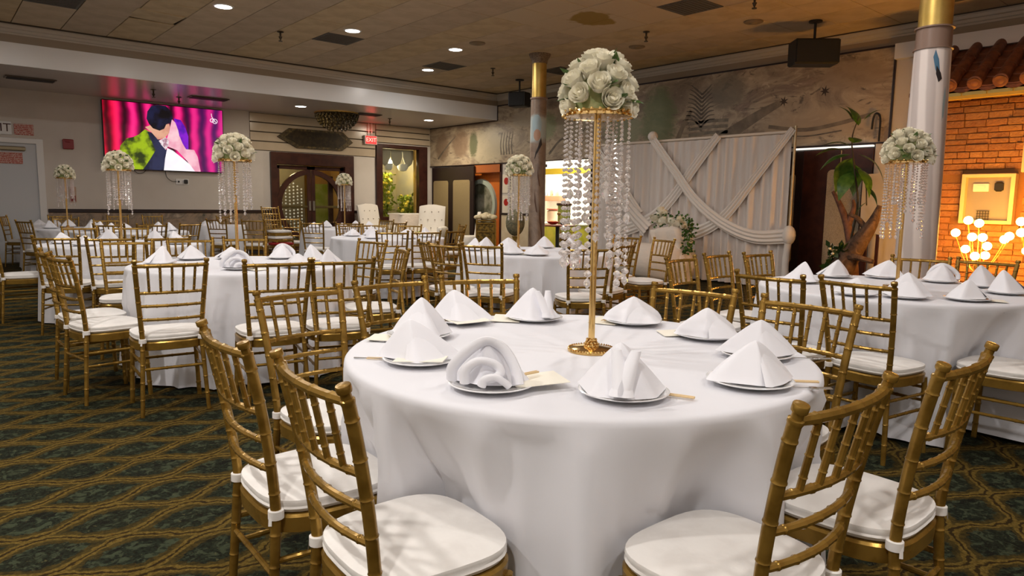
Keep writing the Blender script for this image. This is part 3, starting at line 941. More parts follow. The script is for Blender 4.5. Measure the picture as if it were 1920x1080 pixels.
def speaker(px_, py_, w_, h_, d_, rz, lab):
    t = thing('speaker', lab, 'speaker', (px_, py_, CEIL), rz, 'black hanging speakers')
    ob('mount_plate', MB().lathe([(0.09, 0), (0.09, -0.02), (0.03, -0.03)], 14), BLACK, t)
    ob('mount_pole', MB().sweep([(0, 0, 0), (0, 0, -0.27)], 0.018, 8), BLACK, t)
    ob('cabinet', MB().bevbox(-w_, w_, -d_, d_, -0.26 - 2 * h_, -0.26, 0.02), BLACK, t)
    ob('grille', MB().bevbox(-w_ + 0.02, w_ - 0.02, -d_ - 0.012, -d_, -0.24 - 2 * h_, -0.28, 0.006), mat('speaker_cloth', (0.02, 0.02, 0.02), 0.9), t)


speaker(9.62, 4.88, 0.30, 0.17, 0.15, -YAW + 0.1, 'wide black speaker hanging in front of the mural')
speaker(9.75, 11.25, 0.19, 0.15, 0.14, -YAW - 0.35, 'small black speaker hanging beside the far brass column')
# ================================================================== EAST WALL DOORS AND BAR
def panel_door(name, y0, y1, z1, panels, mm, X, gl=None):
    t = bpy.data.objects.new(name, None)
    t['kind'] = 'structure'
    COL.objects.link(t)
    ob('door_leaf', MB().bevbox(X, X + 0.05, y0, y1, 0.01, z1, 0.006), mm, t)
    for (a, b, c_, d_) in panels:
        R0 = 0.07
        P = []
        for (qx, qz, a0) in ((b - R0, d_ - R0, 0), (a + R0, d_ - R0, PI / 2), (a + R0, c_ + R0, PI), (b - R0, c_ + R0, 1.5 * PI)):
            for i in range(6):
                P.append((qx + R0 * math.cos(a0 + PI / 2 * i / 5), qz + R0 * math.sin(a0 + PI / 2 * i / 5)))
        ob('glass_panel', MB().prism(P, lambda aa, bb, dp: (X - dp, aa, bb), 0, 0.008), gl or SMOKE, t)
    return t


k = NT('textured_smoked_glass')
k.base(k.mix(k.step(k.noise(120, 2), 0.4, 0.6), '#b5a893', '#958a78'))
k.b.inputs['Roughness'].default_value = 0.25
k.bump(k.noise(150, 2), 0.4, 0.004)
SMOKE = k.m
k = NT('frosted_tan_glass')
k.base(k.mix(k.step(k.noise(90, 2), 0.4, 0.6), '#a08d68', '#8a7856'))
k.b.inputs['Roughness'].default_value = 0.3
FROST = k.m
panel_door('door_3', 13.95, 15.8, 2.17, [(15.04, 15.72, 0.3, 1.82), (14.1, 14.82, 0.3, 1.83)], DARKDOOR, 10.62, FROST)
panel_door('door_4', 4.41, 5.64, 2.14, [(4.54, 5.06, 0.36, 1.84), (5.33, 5.85, 0.36, 1.84)][:1], DARKWOOD, 10.66)
panel_door('door_5', 5.45, 5.66, 2.14, [(5.56, 5.65, 0.36, 1.8)], DARKDOOR, 10.64)
tag(ob('strip_light', MB().bevbox(10.6, 10.66, 4.4, 5.6, 2.155, 2.18, 0.004), mat('strip_glow', (1, 1, 1), emit=(1, 0.95, 0.85), es=1.2)), 'thin white strip light above the dark door with smoked glass', 'strip light')
# orange door with a round ring window
ORANGE = mat('orange_door_paint', (0.62, 0.16, 0.02), 0.35, 0, col2=(0.55, 0.12, 0.015), nscale=4)
d6 = bpy.data.objects.new('door_6', None)
d6['kind'] = 'structure'
COL.objects.link(d6)
ob('door_leaf', MB().bevbox(10.9, 10.95, 12.9, 14.8, 0, 2.16), ORANGE, d6)
ob('door_head', MB().bevbox(10.68, 10.9, 12.95, 14.0, 1.99, 2.19), mat('orange_brown_head', (0.42, 0.12, 0.03), 0.4), d6)
ob('door_jamb', MB().bevbox(10.68, 10.9, 12.93, 13.0, 0, 2.19), DARKWOOD, d6)
rows = []
for i in range(41):
    t_ = 2 * PI * i / 40
    rows.append([(10.9 - q, 14.0 + r * math.cos(t_), 1.22 + r * math.sin(t_)) for r, q in ((0.52, 0.0), (0.52, 0.05), (0.62, 0.05), (0.64, 0.0))])
ob('ring', MB().rings(rows, False, False), mat('sage_ring', (0.42, 0.47, 0.38), 0.4), d6)
ob('round_glass', MB().prism([(14.0 + 0.53 * math.cos(2 * PI * i / 30), 1.22 + 0.53 * math.sin(2 * PI * i / 30)) for i in range(30)], lambda a, b, d_: (10.9 - d_, a, b), 0, 0.012),
   mat('round_glass_dim', (0.10, 0.10, 0.06), 0.12, 0, col2=(0.35, 0.33, 0.25), nscale=3), d6)
lamp('AREA', 'orange_door_fill', (10.82, 13.4, 2.12), 14, (1, 0.85, 0.6), 0.15, (0.25, 0, -1))  # added fill light to brighten the orange door, no fixture
# cream wall strip with posters between orange door and bar
ob('trim_12', MB().box(XM - 0.012, XM, 11.62, 12.93, 0.0, 0.98), mat('cream_wainscot', (0.72, 0.58, 0.38), 0.5, 0, col2=(0.8, 0.68, 0.48), nscale=4), kind='structure')
ob('trim_13', MB().bevbox(XM - 0.03, XM, 11.62, 12.93, 0.98, 1.03, 0.006), DARKDOOR, kind='structure')
REDINK = mat('poster_red_ink', '#b02018', 0.5)
BLKINK = mat('poster_black_ink', '#2a2622', 0.5)
for zz_, lab in ((1.72, 'white poster with red seal on the cream wall strip, upper one'), (1.22, 'white poster with red seal on the cream wall strip, lower one')):
    t = thing('wall_poster', lab, 'poster', (XM, 12.72, zz_), 0, 'posters on the cream wall strip')
    ob('sheet', MB().box(-0.012, -0.002, -0.18, 0.18, -0.22, 0.22), mat('poster_white', '#e8ddca', 0.6), t)
    ob('red_seal', MB().prism([(0.04 + 0.085 * math.cos(i * PI / 9), 0.06 + 0.085 * math.sin(i * PI / 9)) for i in range(18)], lambda a, b, d_: (-0.012 - d_, a, b), 0, 0.003), REDINK, t)
    m = MB()
    for i in range(5):
        m.box(-0.015, -0.012, -0.14, -0.09, 0.16 - i * 0.07, 0.17 - i * 0.07).box(-0.015, -0.012, -0.12, -0.11, 0.13 - i * 0.07, 0.185 - i * 0.07).box(-0.015, -0.012, -0.145, -0.085, 0.135 - i * 0.07, 0.142 - i * 0.07)
    ob('characters', m, BLKINK, t)
# bar room behind the opening
BARW = mat('bar_white_wall', (0.9, 0.88, 0.82), 0.6)
BARY = mat('bar_yellow_paint', (0.85, 0.62, 0.05), 0.5)
BARG = mat('bar_yellow_green', (0.55, 0.55, 0.05), 0.5, 0, col2=(0.75, 0.65, 0.08), nscale=3)
wb = ob('wall_bar', MB().box(13.6, 13.7, 9.3, 15.5, 0, 2.7).box(XM + 0.15, 13.6, 9.3, 9.4, 0, 2.7).box(11.0, 13.6, 15.4, 15.5, 0, 2.7).box(11.0, 11.05, 12.85, 15.4, 0, 2.7).box(XM + 0.15, 13.7, 9.3, 15.5, 2.6, 2.7), BARW, kind='structure')
ob('beam_bar', MB().bevbox(12.2, 12.4, 9.4, 15.4, 2.0, 2.14), BARY, kind='structure')
lamp('AREA', 'bar_lamp', (12.9, 13.4, 2.5), 105, (1, 0.93, 0.75), 1.6, (0.35, 0, -1), 0.4)
lamp('AREA', 'bar_lamp', (11.6, 11.6, 2.5), 42, (1, 0.9, 0.65), 0.6, (0, 0, -1), 0.3)
ob('trim_14', MB().bevbox(XM - 0.03, XM + 0.15, 9.92, 10.03, 0, 2.2).bevbox(XM, XM + 0.1, 9.48, 9.92, 0, 2.2), DARKDOOR, kind='structure')
t = thing('wall_lamp', 'white tube lamp at the top of the bar opening', 'lamp', (10.75, 11.25, 2.1))
ob('tube', MB().bevbox(-0.05, 0.05, -0.25, 0.12, -0.06, 0.06, 0.03), mat('tube_glow', (1, 1, 1), emit=(1, 0.95, 0.85), es=2.0), t)
ob('bracket', MB().bevbox(-0.04, 0.04, 0.12, 0.32, -0.03, 0.03, 0.01), BLACK, t)
t = thing('bar_shelf', 'reddish shelf on the white back wall of the bar', 'shelf', (13.55, 14.05, 1.46))
ob('board', MB().bevbox(-0.2, 0.04, -0.36, 0.36, -0.12, 0.02, 0.01), mat('reddish_shelf', (0.55, 0.22, 0.13), 0.5), t)
for i in range(6):
    b_ = thing('bottle', 'small pale bottle on the reddish bar shelf, %s from the left' % ORD[5 - i], 'bottle', (13.47, 13.78 + i * 0.11, 1.48), 0, 'bottles on the bar shelf')
    ob('body', MB().lathe([(0.035, 0), (0.037, 0.02), (0.037, 0.13), (0.014, 0.18)], 10), mat('bottle_glass_%d' % i, [(0.6, 0.55, 0.4), (0.4, 0.5, 0.3), (0.7, 0.6, 0.5), (0.5, 0.3, 0.2), (0.6, 0.6, 0.6), (0.3, 0.4, 0.5)][i], 0.2), b_)
    ob('neck', MB().lathe([(0.013, 0.18), (0.013, 0.24), (0.016, 0.24), (0.016, 0.26)], 10), WHITEP, b_)
t = thing('bar_counter', 'yellow green counter inside the bright bar room', 'counter', (13.1, 13.5, 0))
ob('body', MB().bevbox(-0.3, 0.3, -1.3, 1.4, 0, 0.72), BARG, t)
ob('worktop', MB().bevbox(-0.36, 0.34, -1.35, 1.45, 0.72, 0.76), BARW, t)
t = thing('green_pillar', 'olive green cloth covered pillar in the bar room', 'pillar', (12.3, 12.42, 0))
ob('shaft', MB().lathe([(0.17, 0), (0.16, 0.1), (0.16, 1.2), (0.17, 1.22)], 20), mat('olive_cloth', (0.24, 0.27, 0.06), 0.6), t)
ob('cap', MB().lathe([(0.19, 1.22), (0.2, 1.25), (0.19, 1.28)], 20), DARKWOOD, t)
t = thing('pedestal_table', 'dark red topped pedestal table in the bar opening', 'table', (11.4, 11.72, 0))
ob('tabletop', MB().lathe([(0.40, 0.74), (0.42, 0.75), (0.42, 0.77), (0.40, 0.78)], 28), mat('dark_red_top', (0.2, 0.03, 0.02), 0.3), t)
ob('pedestal', MB().lathe([(0.05, 0.03), (0.04, 0.1), (0.045, 0.74)], 14), BLACK, t)
ob('foot', MB().lathe([(0.24, 0), (0.24, 0.015), (0.06, 0.04)], 20), BLACK, t)
t = thing('red_bowl', 'low red bowl on the dark red pedestal table', 'bowl', (11.35, 11.82, 0.78))
ob('bowl', MB().lathe([(0.06, 0), (0.12, 0.03), (0.15, 0.07), (0.14, 0.07), (0.05, 0.02)], 18), mat('red_glaze', (0.5, 0.05, 0.03), 0.3), t)
ob('contents', MB().ball((0, 0, 0.06), 0.1, 10, 6, 0.4), mat('orange_contents', (0.7, 0.25, 0.12), 0.5), t)
t = thing('dark_vase', 'small dark vase beside the red bowl on the pedestal table', 'vase', (11.4, 11.55, 0.78))
ob('body', MB().lathe([(0.04, 0), (0.07, 0.04), (0.06, 0.09), (0.03, 0.12), (0.04, 0.14)], 14), BLACK, t)
ob('dry_flower', MB().ball((0.02, 0.15, 0.25), 0.045, 8, 6).sweep([(0, 0, 0.12), (0.01, 0.08, 0.2), (0.02, 0.15, 0.25)], 0.006, 5), mat('dry_flower_brown', (0.25, 0.16, 0.05), 0.7), t)
t = thing('glass_jar', 'tall clear jar on the bar counter beside the green pillar', 'jar', (12.95, 13.5, 0.76))
ob('jar', MB().lathe([(0.14, 0), (0.16, 0.03), (0.16, 0.3), (0.1, 0.34)], 16), mat('jar_peach', (0.85, 0.62, 0.5), 0.2), t)
ob('lid', MB().lathe([(0.17, 0.34), (0.17, 0.37), (0.03, 0.4)], 16), mat('jar_lid_red', (0.5, 0.12, 0.08), 0.4), t)
# south part of the east wall: dark doorway, lantern, brown stone jamb, white board
ob('wall_east_stone', MB().box(10.55, 10.85, 3.3, 3.47, 0, 2.6).box(10.6, 10.85, 3.3, 3.9, 1.22, 2.35), mat('brown_stone', (0.13, 0.075, 0.03), 0.7, 0, col2=(0.2, 0.12, 0.05), nscale=7, bump=(30, 0.5, 0.02)), kind='structure')
ob('wall_passage', MB().box(11.6, 11.7, 2.8, 4.6, 0, 2.6), BLACK, kind='structure')
t = thing('wall_lantern', 'glowing yellow lantern at the dark doorway beside the brick wall', 'lantern', (10.5, 3.62, 1.16))
ob('shade', MB().lathe([(0.03, -0.1), (0.075, -0.06), (0.1, 0.03), (0.07, 0.06)], 12), mat('lantern_glow', (0.8, 0.6, 0.05), emit=(0.95, 0.75, 0.08), es=1.5), t)
ob('hook', MB().sweep([(0, 0, 0.06), (0, 0, 0.14), (0.06, 0.0, 0.16), (0.1, 0, 0.16)], 0.008, 6), BLACK, t)
t = thing('cloud_board', 'white painted cut-out board leaning beside the brass column', 'board', (10.55, 4.3, 1.3))
P = [(-0.14, -0.42), (0.16, -0.36), (0.17, 0.1), (0.17, 0.45), (-0.14, 0.47), (-0.16, 0.2), (-0.13, -0.05), (-0.16, -0.25)]
ob('board', MB().prism(P, lambda a, b, d_: (-d_, a, b), 0, 0.03), mat('offwhite_board', (0.55, 0.5, 0.43), 0.6), t)
ob('stand', MB().box(0.0, 0.03, -0.1, -0.06, -1.3, -0.36).box(0.0, 0.03, 0.06, 0.1, -1.3, -0.34), DARKWOOD, t)
# ---- brick wall with tiled eave
XB = 10.2
k = NT('rough_orange_brick')
oi = k.node('ShaderNodeObjectInfo')
cc = k.ramp(oi.outputs['Random'], [(0.0, '#7a3d14'), (0.35, '#9c5a20'), (0.6, '#844618'), (0.8, '#ab7236'), (1.0, '#6a3814')])
k.base(k.mix(k.ma('MULTIPLY', k.noise(18, 5), 0.6), cc, '#c79a66'))
k.b.inputs['Roughness'].default_value = 0.75
k.bump(k.noise(35, 5), 0.8, 0.02)
BRICK = k.m
MORTAR = mat('pale_mortar', '#8f6236', 0.9, 0, bump=(50, 0.5, 0.01))
wbk = ob('wall_brick', MB().box(XB + 0.03, XM, -3.2, 3.36, 0, 2.74), MORTAR, kind='structure')
zc = 0.0
row = 0
rb = random.Random(11)
NI = (2.50, 3.08, 1.09, 1.72)
nbk = 0
while zc < 2.68:
    hgt = rb.uniform(0.055, 0.095)
    yy_ = 3.37 + rb.uniform(-0.012, 0.012)
    while yy_ > 1.9:
        wd = rb.uniform(0.12, 0.30)
        y0 = yy_ - wd
        if not (y0 < NI[1] and yy_ > NI[0] and zc + hgt > NI[2] and zc < NI[3]):
            dp = rb.uniform(0.0, 0.03)
            ob('brick', MB().bevbox(XB + 0.02 - dp, XB + 0.06, y0 + 0.005, yy_ - 0.005, zc + 0.004, min(zc + hgt, 2.7) - 0.004, 0.007), BRICK, wbk)
            nbk += 1
        yy_ = y0
    zc += hgt
    row += 1
# niche box with meters
t = thing('meter_box', 'cream framed recessed box holding meters in the brick wall', 'meter box', (XB, 2.79, 1.40))
FRM = mat('cream_frame', (0.72, 0.55, 0.28), 0.4)
ob('frame', MB().bevbox(-0.09, 0.03, -0.285, -0.24, -0.31, 0.31, 0.006).bevbox(-0.09, 0.03, 0.24, 0.285, -0.31, 0.31, 0.006).bevbox(-0.09, 0.03, -0.24, 0.24, 0.265, 0.31, 0.006).bevbox(-0.09, 0.03, -0.24, 0.24, -0.31, -0.265, 0.006), FRM, t)
ob('back_panel', MB().box(0.0, 0.02, -0.24, 0.24, -0.265, 0.265), mat('meter_panel', (0.26, 0.24, 0.22), 0.6), t)  # panel colour darkened to give the shade inside the recess
ob('white_meter', MB().bevbox(-0.03, 0.0, 0.0, 0.17, 0.09, 0.19, 0.006).bevbox(-0.035, -0.03, 0.04, 0.12, 0.13, 0.165, 0.002), WHITEP, t)
ob('dark_meter', MB().bevbox(-0.04, 0.0, -0.15, -0.06, 0.09, 0.21, 0.02), BLACK, t)
m = MB()
for i in range(5):
    m.sweep([(-0.03, -0.02 + 0.03 * i, -0.26), (-0.03, -0.02 + 0.03 * i, -0.15)], 0.004, 5)
for i in range(4):
    m.sweep([(-0.03, -0.03, -0.25 + 0.033 * i), (-0.03, 0.11, -0.25 + 0.033 * i)], 0.004, 5)
ob('wire_rack', m, BLACK, t)
tag(ob('wall_switch', MB().bevbox(XB - 0.03, XB, 2.44, 2.475, 1.72, 2.14, 0.008), FRM), 'cream vertical trunking strip on the brick wall', 'trunking')
# tiled eave
TERRA = mat('terracotta_tile', (0.22, 0.075, 0.03), 0.55, 0, col2=(0.12, 0.04, 0.02), nscale=9, bump=(40, 0.4, 0.01))
TERRAC = mat('terracotta_cap', (0.32, 0.12, 0.045), 0.5, 0, col2=(0.2, 0.07, 0.03), nscale=8)
rf = ob('roof', MB().add([(9.78, 3.66, 2.72), (9.78, -3.2, 2.72), (XM, -3.2, 3.36), (XM, 3.66, 3.36), (9.78, 3.66, 2.68), (9.78, -3.2, 2.68), (XM, -3.2, 2.74), (XM, 3.66, 2.74)],
       [(0, 1, 2, 3), (4, 7, 6, 5), (0, 4, 5, 1), (0, 3, 7, 4), (1, 5, 6, 2), (3, 2, 6, 7)]), TERRA, kind='structure')
sl = Vector((0.92, 0, 0.64)).normalized()
for i in range(-4, 9):
    cy = 3.46 - 0.265 * i if i >= 0 else 0
    if i < 0:
        continue
    for s_ in range(3):
        L0, L1 = 0.0 + 0.36 * s_, 0.40 + 0.36 * s_
        rows = []
        for L, rr in ((L0, 0.078), (L0 + 0.03, 0.078), (L1, 0.066)):
            c0 = Vector((9.76, cy, 2.755)) + sl * L
            ring = []
            for a in range(9):
                th = PI * a / 8
                ring.append(c0 + Vector((0, 1, 0)) * (rr * math.cos(th)) + Vector((0, -1, 0)).cross(sl) * (rr * math.sin(th)))
            rows.append(ring)
        ob('barrel_tile', MB().rings(rows), TERRA, rf)
    ax = Matrix.Translation(Vector((9.76, cy, 2.775))) @ Vector((-1, 0, -0.35)).to_track_quat('Z', 'Y').to_matrix().to_4x4()
    ob('tile_end_cap', MB().lathe([(0.078, -0.02), (0.08, 0.008), (0.066, 0.014), (0.045, 0.008), (0.03, 0.016), (0.0, 0.018)], 18, ax=ax), TERRAC, rf)
    for s_ in range(5):
        c0 = Vector((9.78, cy - 0.1325, 2.735)) + sl * (0.22 * s_)
        c1 = c0 + sl * 0.26
        up = Vector((0, 0, 0.014))
        h_ = 0.085
        ob('pan_tile', MB().add([c0 + Vector((0, -h_, 0)) + up, c0 + Vector((0, 0, -0.01)) + up, c0 + Vector((0, h_, 0)) + up, c1 + Vector((0, h_, 0)), c1 + Vector((0, 0, -0.012)), c1 + Vector((0, -h_, 0)),
                                 c0 + Vector((0, -h_, -0.01)), c0 + Vector((0, h_, -0.01))], [(0, 1, 4, 5), (1, 2, 3, 4), (6, 7, 2, 1, 0)]), TERRA, rf)
DRIP = mat('yellow_drip_board', (0.62, 0.40, 0.05), 0.5)
ob('eave_board', MB().bevbox(9.80, 9.86, -3.2, 3.6, 2.60, 2.72, 0.006), DRIP, rf)
for i in range(9):
    cy = 3.46 - 0.265 * i - 0.0
    ob('drip_tile', MB().prism([(cy - 0.125, 2.665), (cy, 2.72), (cy + 0.125, 2.665), (cy + 0.125, 2.64), (cy - 0.125, 2.64)], lambda a, b, d_: (9.80 - d_, a, b), 0, 0.02), mat('drip_tile_green', (0.42, 0.40, 0.16), 0.5) if i == 0 else bpy.data.materials['drip_tile_green'], rf)
ob('trim_15', MB().box(XM - 0.1, XM, -3.2, 4.2, 3.35, 3.56), WHITEP, kind='structure')

# ---- columns
k = NT('painted_column')
x, y, z = k.xyz()
nz = k.noise(2.2, 4, 0.6, dist=1.5)
cc = k.ramp(nz, [(0.3, '#6f5c50'), (0.5, '#8d7866'), (0.62, '#7a6556'), (0.75, '#a08873')])
ang = k.ma('ARCTAN2', y, x)
cc = k.mix(k.step(k.ma('ADD', k.ma('ABSOLUTE', k.ma('SUBTRACT', z, 2.55)), k.ma('MULTIPLY', k.noise(5, 2), 0.3)), 0.42, 0.30), cc, '#a9b4b2')
k.base(cc)
k.b.inputs['Roughness'].default_value = 0.4
COLP = k.m
k = NT('white_drapery_column')
x, y, z = k.xyz()
ang = k.ma('ARCTAN2', y, x)
fold = k.ma('SINE', k.ma('ADD', k.ma('MULTIPLY', ang, 7.0), k.ma('MULTIPLY', z, 2.2)))
k.base(k.mix(k.step(k.ma('ADD', fold, k.ma('MULTIPLY', k.noise(3, 3), 1.2)), 0.2, 1.2), '#cfc2bd', '#f0e4de'))
k.b.inputs['Roughness'].default_value = 0.45
COLW = k.m
SPECK = mat('speckled_capital', (0.12, 0.08, 0.05), 0.6, 0, col2=(0.3, 0.22, 0.15), nscale=60)
RING = mat('taupe_ring', '#8d7466', 0.4)
RAD = 0.137
t = thing('brass_column', 'far round column with speckled capital, brass collar and painted shaft', 'column', (8.38, 9.15, 0), 0, 'round columns')
t['kind'] = 'structure'
ob('shaft', MB().lathe([(RAD + 0.025, 0), (RAD + 0.025, 0.1), (RAD + 0.012, 0.12), (RAD, 3.08)], 28), COLP, t)
ob('ring', MB().lathe([(RAD, 3.05), (RAD + 0.015, 3.06), (RAD + 0.015, 3.085), (RAD - 0.01, 3.09)], 28), RING, t)
ob('brass_collar', MB().lathe([(RAD - 0.012, 3.07), (RAD - 0.012, 3.69)], 28), BRASS, t)
ob('capital', MB().lathe([(RAD - 0.005, 3.66), (RAD + 0.005, 3.72), (RAD + 0.05, 3.80), (RAD + 0.055, CEIL)], 28), SPECK, t)
FIGB = mat('painted_figure_blue', '#9fb2b8', 0.45)
FIGD = mat('painted_figure_dark', '#2b2526', 0.45)
FIGS = mat('painted_figure_skin', '#b48e76', 0.45)


def col_patch(parent, rad, P, mm, name, fac):
    """flat painted patch wrapped on a column: P = (angle about the column, height)"""
    n = len(P)
    ca, cz_ = sum(a for a, b in P) / n, sum(b for a, b in P) / n
    m_ = MB()
    rows = []
    for f in (0.0, 0.35, 0.7, 1.0):
        rows.append([((rad + 0.002) * math.cos(ca + (a - ca) * f), (rad + 0.002) * math.sin(ca + (a - ca) * f), cz_ + (b - cz_) * f) for a, b in P])
    m_.grid(rows, True)
    return ob(name, m_, mm, parent)


toc = math.atan2(-9.15, -8.38)      # direction from the far column to the camera
col_patch(t, RAD + 0.004, [(toc - 0.2 + 0.62 * math.cos(i * PI / 8), 2.62 + 0.17 * math.sin(i * PI / 8)) for i in range(16)], FIGB, 'painted_figure', 1)
col_patch(t, RAD + 0.0045, [(toc - 0.15 + 0.45 * math.cos(i * PI / 8), 2.44 + 0.1 * math.sin(i * PI / 8)) for i in range(16)], FIGS, 'painted_figure', 1)
col_patch(t, RAD + 0.006, [(toc + 0.35, 2.40), (toc + 0.5, 2.28), (toc + 0.1, 2.18), (toc - 0.45, 2.02), (toc - 0.3, 2.14), (toc + 0.05, 2.26), (toc + 0.2, 2.34)], FIGD, 'painted_swoosh', 1)
for a, z0, z1, w in ((0.3, 1.25, 0.75, 0.14), (-0.3, 1.5, 1.1, 0.1), (0.55, 1.0, 0.5, 0.1), (0.0, 1.9, 1.55, 0.1)):
    col_patch(t, RAD + 0.014, [(toc + a, z0), (toc + a + w, (z0 + z1) / 2 + 0.05), (toc + a + 0.35, z1), (toc + a + 0.2, z1 + 0.02), (toc + a - 0.02, (z0 + z1) / 2)], mat('painted_brown_swirl', '#5d4030', 0.45), 'painted_swirl', 1)
t = thing('brass_column', 'near round column, brass above and painted white drapery below', 'column', (6.77, 2.37, 0), 0, 'round columns')
t['kind'] = 'structure'
RAD2 = 0.142
ob('shaft', MB().lathe([(RAD2 + 0.03, 0), (RAD2 + 0.03, 0.1), (RAD2 + 0.025, 0.4), (RAD2 + 0.014, 1.6), (RAD2, 2.62)], 32), COLW, t)
ob('band', MB().lathe([(RAD2 - 0.002, 2.62), (RAD2 - 0.004, 2.80)], 32), RING, t)
for z_ in (2.615, 2.79):
    ob('ring', MB().lathe([(RAD2 - 0.004, z_), (RAD2 + 0.012, z_ + 0.004), (RAD2 + 0.012, z_ + 0.016), (RAD2 - 0.004, z_ + 0.02)], 32), RING, t)
ob('brass_collar', MB().lathe([(RAD2 - 0.012, 2.80), (RAD2 - 0.012, CEIL)], 32), BRASS, t)
toc = math.atan2(-2.37, -6.77)
col_patch(t, RAD2 + 0.002, [(toc + 0.15, 2.60), (toc + 0.35, 2.52), (toc + 0.45, 2.42), (toc + 0.42, 2.36), (toc + 0.2, 2.44), (toc + 0.05, 2.54)], mat('painted_blue_bird', '#4f7896', 0.45), 'painted_bird', 1)
col_patch(t, RAD2 + 0.004, [(toc + 0.25, 2.47), (toc + 0.5, 2.41), (toc + 0.6, 2.36), (toc + 0.42, 2.33), (toc + 0.25, 2.40)], FIGD, 'painted_bird', 1)
col_patch(t, RAD2 + 0.006, [(toc + 0.85, 2.3), (toc + 0.95, 2.22), (toc + 0.92, 2.05), (toc + 0.8, 2.0), (toc + 0.78, 2.18)], FIGB, 'painted_figure', 1)
# ================================================================== FURNITURE PROTOTYPES
# ---- gold bamboo-turned chair; faces +Y, origin on the floor under the seat
def post_path(s):
    pts, rad = [], []
    nodes = [0.10, 0.20, 0.30, 0.385, 0.50, 0.585, 0.67, 0.755, 0.84]
    zs = sorted(set([0.0, 0.05, 0.15, 0.25, 0.35, 0.44, 0.545, 0.63, 0.71, 0.8, 0.87] + [n + d for n in nodes for d in (-0.010, -0.004, 0, 0.004, 0.010)]))
    for z_ in zs:
        if z_ < 0.45:
            t_ = z_ / 0.45
            x_, y_ = 0.178 + (0.156 - 0.178) * t_, -0.215 + 0.030 * t_
        else:
            t_ = (z_ - 0.45) / 0.45
            x_, y_ = 0.156 + 0.031 * t_, -0.185 - 0.035 * t_ - 0.04 * t_ * t_
        pts.append((s * x_, y_, z_))
        r = 0.0118 + 0.0022 * min(1, z_ / 0.4)
        rad.append(r + (0.0017 if any(abs(z_ - n) < 0.001 for n in nodes) else 0))
    e = pts[-1]
    for dz, r in ((0.003, 0.0142), (0.008, 0.0158), (0.013, 0.0152), (0.015, 0.0112), (0.026, 0.0112), (0.028, 0.0150), (0.031, 0.0158), (0.041, 0.0158), (0.043, 0.0148), (0.0435, 0.009), (0.044, 0.007)):
        pts.append((e[0] + s * 0.04 * dz, e[1] - 0.3 * dz, e[2] + dz))
        rad.append(r)
    return pts, rad


def bam(m, p0, p1, r, bow=0.0, nodes=4, n=8):
    p0, p1 = Vector(p0), Vector(p1)
    ts = [0, 1]
    for i in range(nodes):
        c_ = (i + 0.7) / (nodes + 0.4)
        ts += [c_ - 0.05, c_ - 0.02, c_, c_ + 0.02, c_ + 0.05]
    ts += [i / 10 for i in range(1, 10)] if bow else [0.5]
    ts = sorted(set(ts))
    pts, rad = [], []
    for t_ in ts:
        q = p0.lerp(p1, t_)
        q.y -= bow * 4 * t_ * (1 - t_)
        pts.append(q)
        nd = any(abs(t_ - (i + 0.7) / (nodes + 0.4)) < 0.001 for i in range(nodes))
        rad.append(r * (1.2 if nd else 1.0))
    return m.sweep(pts, rad, n)


def px_at(z_):
    t_ = (z_ - 0.45) / 0.45
    return 0.156 + 0.031 * t_, -0.185 - 0.035 * t_ - 0.04 * t_ * t_


def outline(sc=0.0, n=40, back=-0.2, front=0.178, z_=0.0, wob=0.0):
    out = []
    for i in range(n):
        th = 2 * PI * i / n
        e = 2 / 3.3
        cx = math.copysign(abs(math.cos(th)) ** e, math.cos(th))
        sy = math.copysign(abs(math.sin(th)) ** e, math.sin(th))
        y_ = (front + back) / 2 + ((front - back) / 2 + sc) * sy
        w_ = (0.198 + sc) * (0.985 + 0.05 * sy)
        out.append((w_ * cx, y_, z_ + wob * math.sin(3 * th + 1)))
    return out


BOW = 0.026
CH = {}
for s in (-1, 1):
    p_, r_ = post_path(s)
    CH['post', s] = MB().sweep(p_, r_, 12).mesh('back_post', GOLD)
    CH['leg', s] = bam(MB(), (s * 0.192, 0.155, 0.0), (s * 0.176, 0.14, 0.40), 0.0138, 0, 3, 12).mesh('leg', GOLD)
    CH['strap', s] = MB().lathe([(0.0175, 0.428), (0.0205, 0.43), (0.0205, 0.452), (0.0175, 0.454)], 14, (s * 0.1565, -0.1855)).add(
        [(s * 0.16, -0.206, 0.445), (s * 0.163, -0.209, 0.415), (s * 0.172, -0.203, 0.417), (s * 0.166, -0.2, 0.446)], [(0, 1, 2, 3)]).mesh('strap', CUSH)
    a = MB()
    bam(a, (s * 0.1705, -0.198, 0.235), (s * 0.185, 0.148, 0.235), 0.0085, 0, 3)
    CH['side_low', s] = a.mesh('stretcher', GOLD)
    CH['side_high', s] = bam(MB(), (s * 0.1655, -0.195, 0.315), (s * 0.182, 0.145, 0.315), 0.0085, 0, 3).mesh('stretcher', GOLD)
m = MB().rings([outline(-0.004, z_=0.380), outline(0.004, z_=0.384), outline(0.006, z_=0.425), outline(0.0, z_=0.432)])
CH['frame'] = m.mesh('seat_frame', GOLD)
for nm, mm in (('cushion', CUSH), ('redcushion', REDCUSH)):
    m = MB().rings([outline(-0.02, z_=0.433), outline(-0.003, z_=0.437), outline(0.003, z_=0.447), outline(-0.001, z_=0.452), outline(0.003, z_=0.462), outline(0.001, z_=0.470),
                    outline(-0.004, z_=0.471), outline(-0.012, z_=0.475), outline(-0.05, z_=0.481, wob=0.001), outline(-0.1, z_=0.484, wob=0.0015), outline(-0.16, z_=0.485)])
    CH[nm] = m.mesh('cushion', mm, 60)
xt, yt = px_at(0.878)
CH['top'] = bam(MB(), (-xt, yt, 0.878), (xt, yt, 0.878), 0.0112, BOW, 5).mesh('top_rail', GOLD)
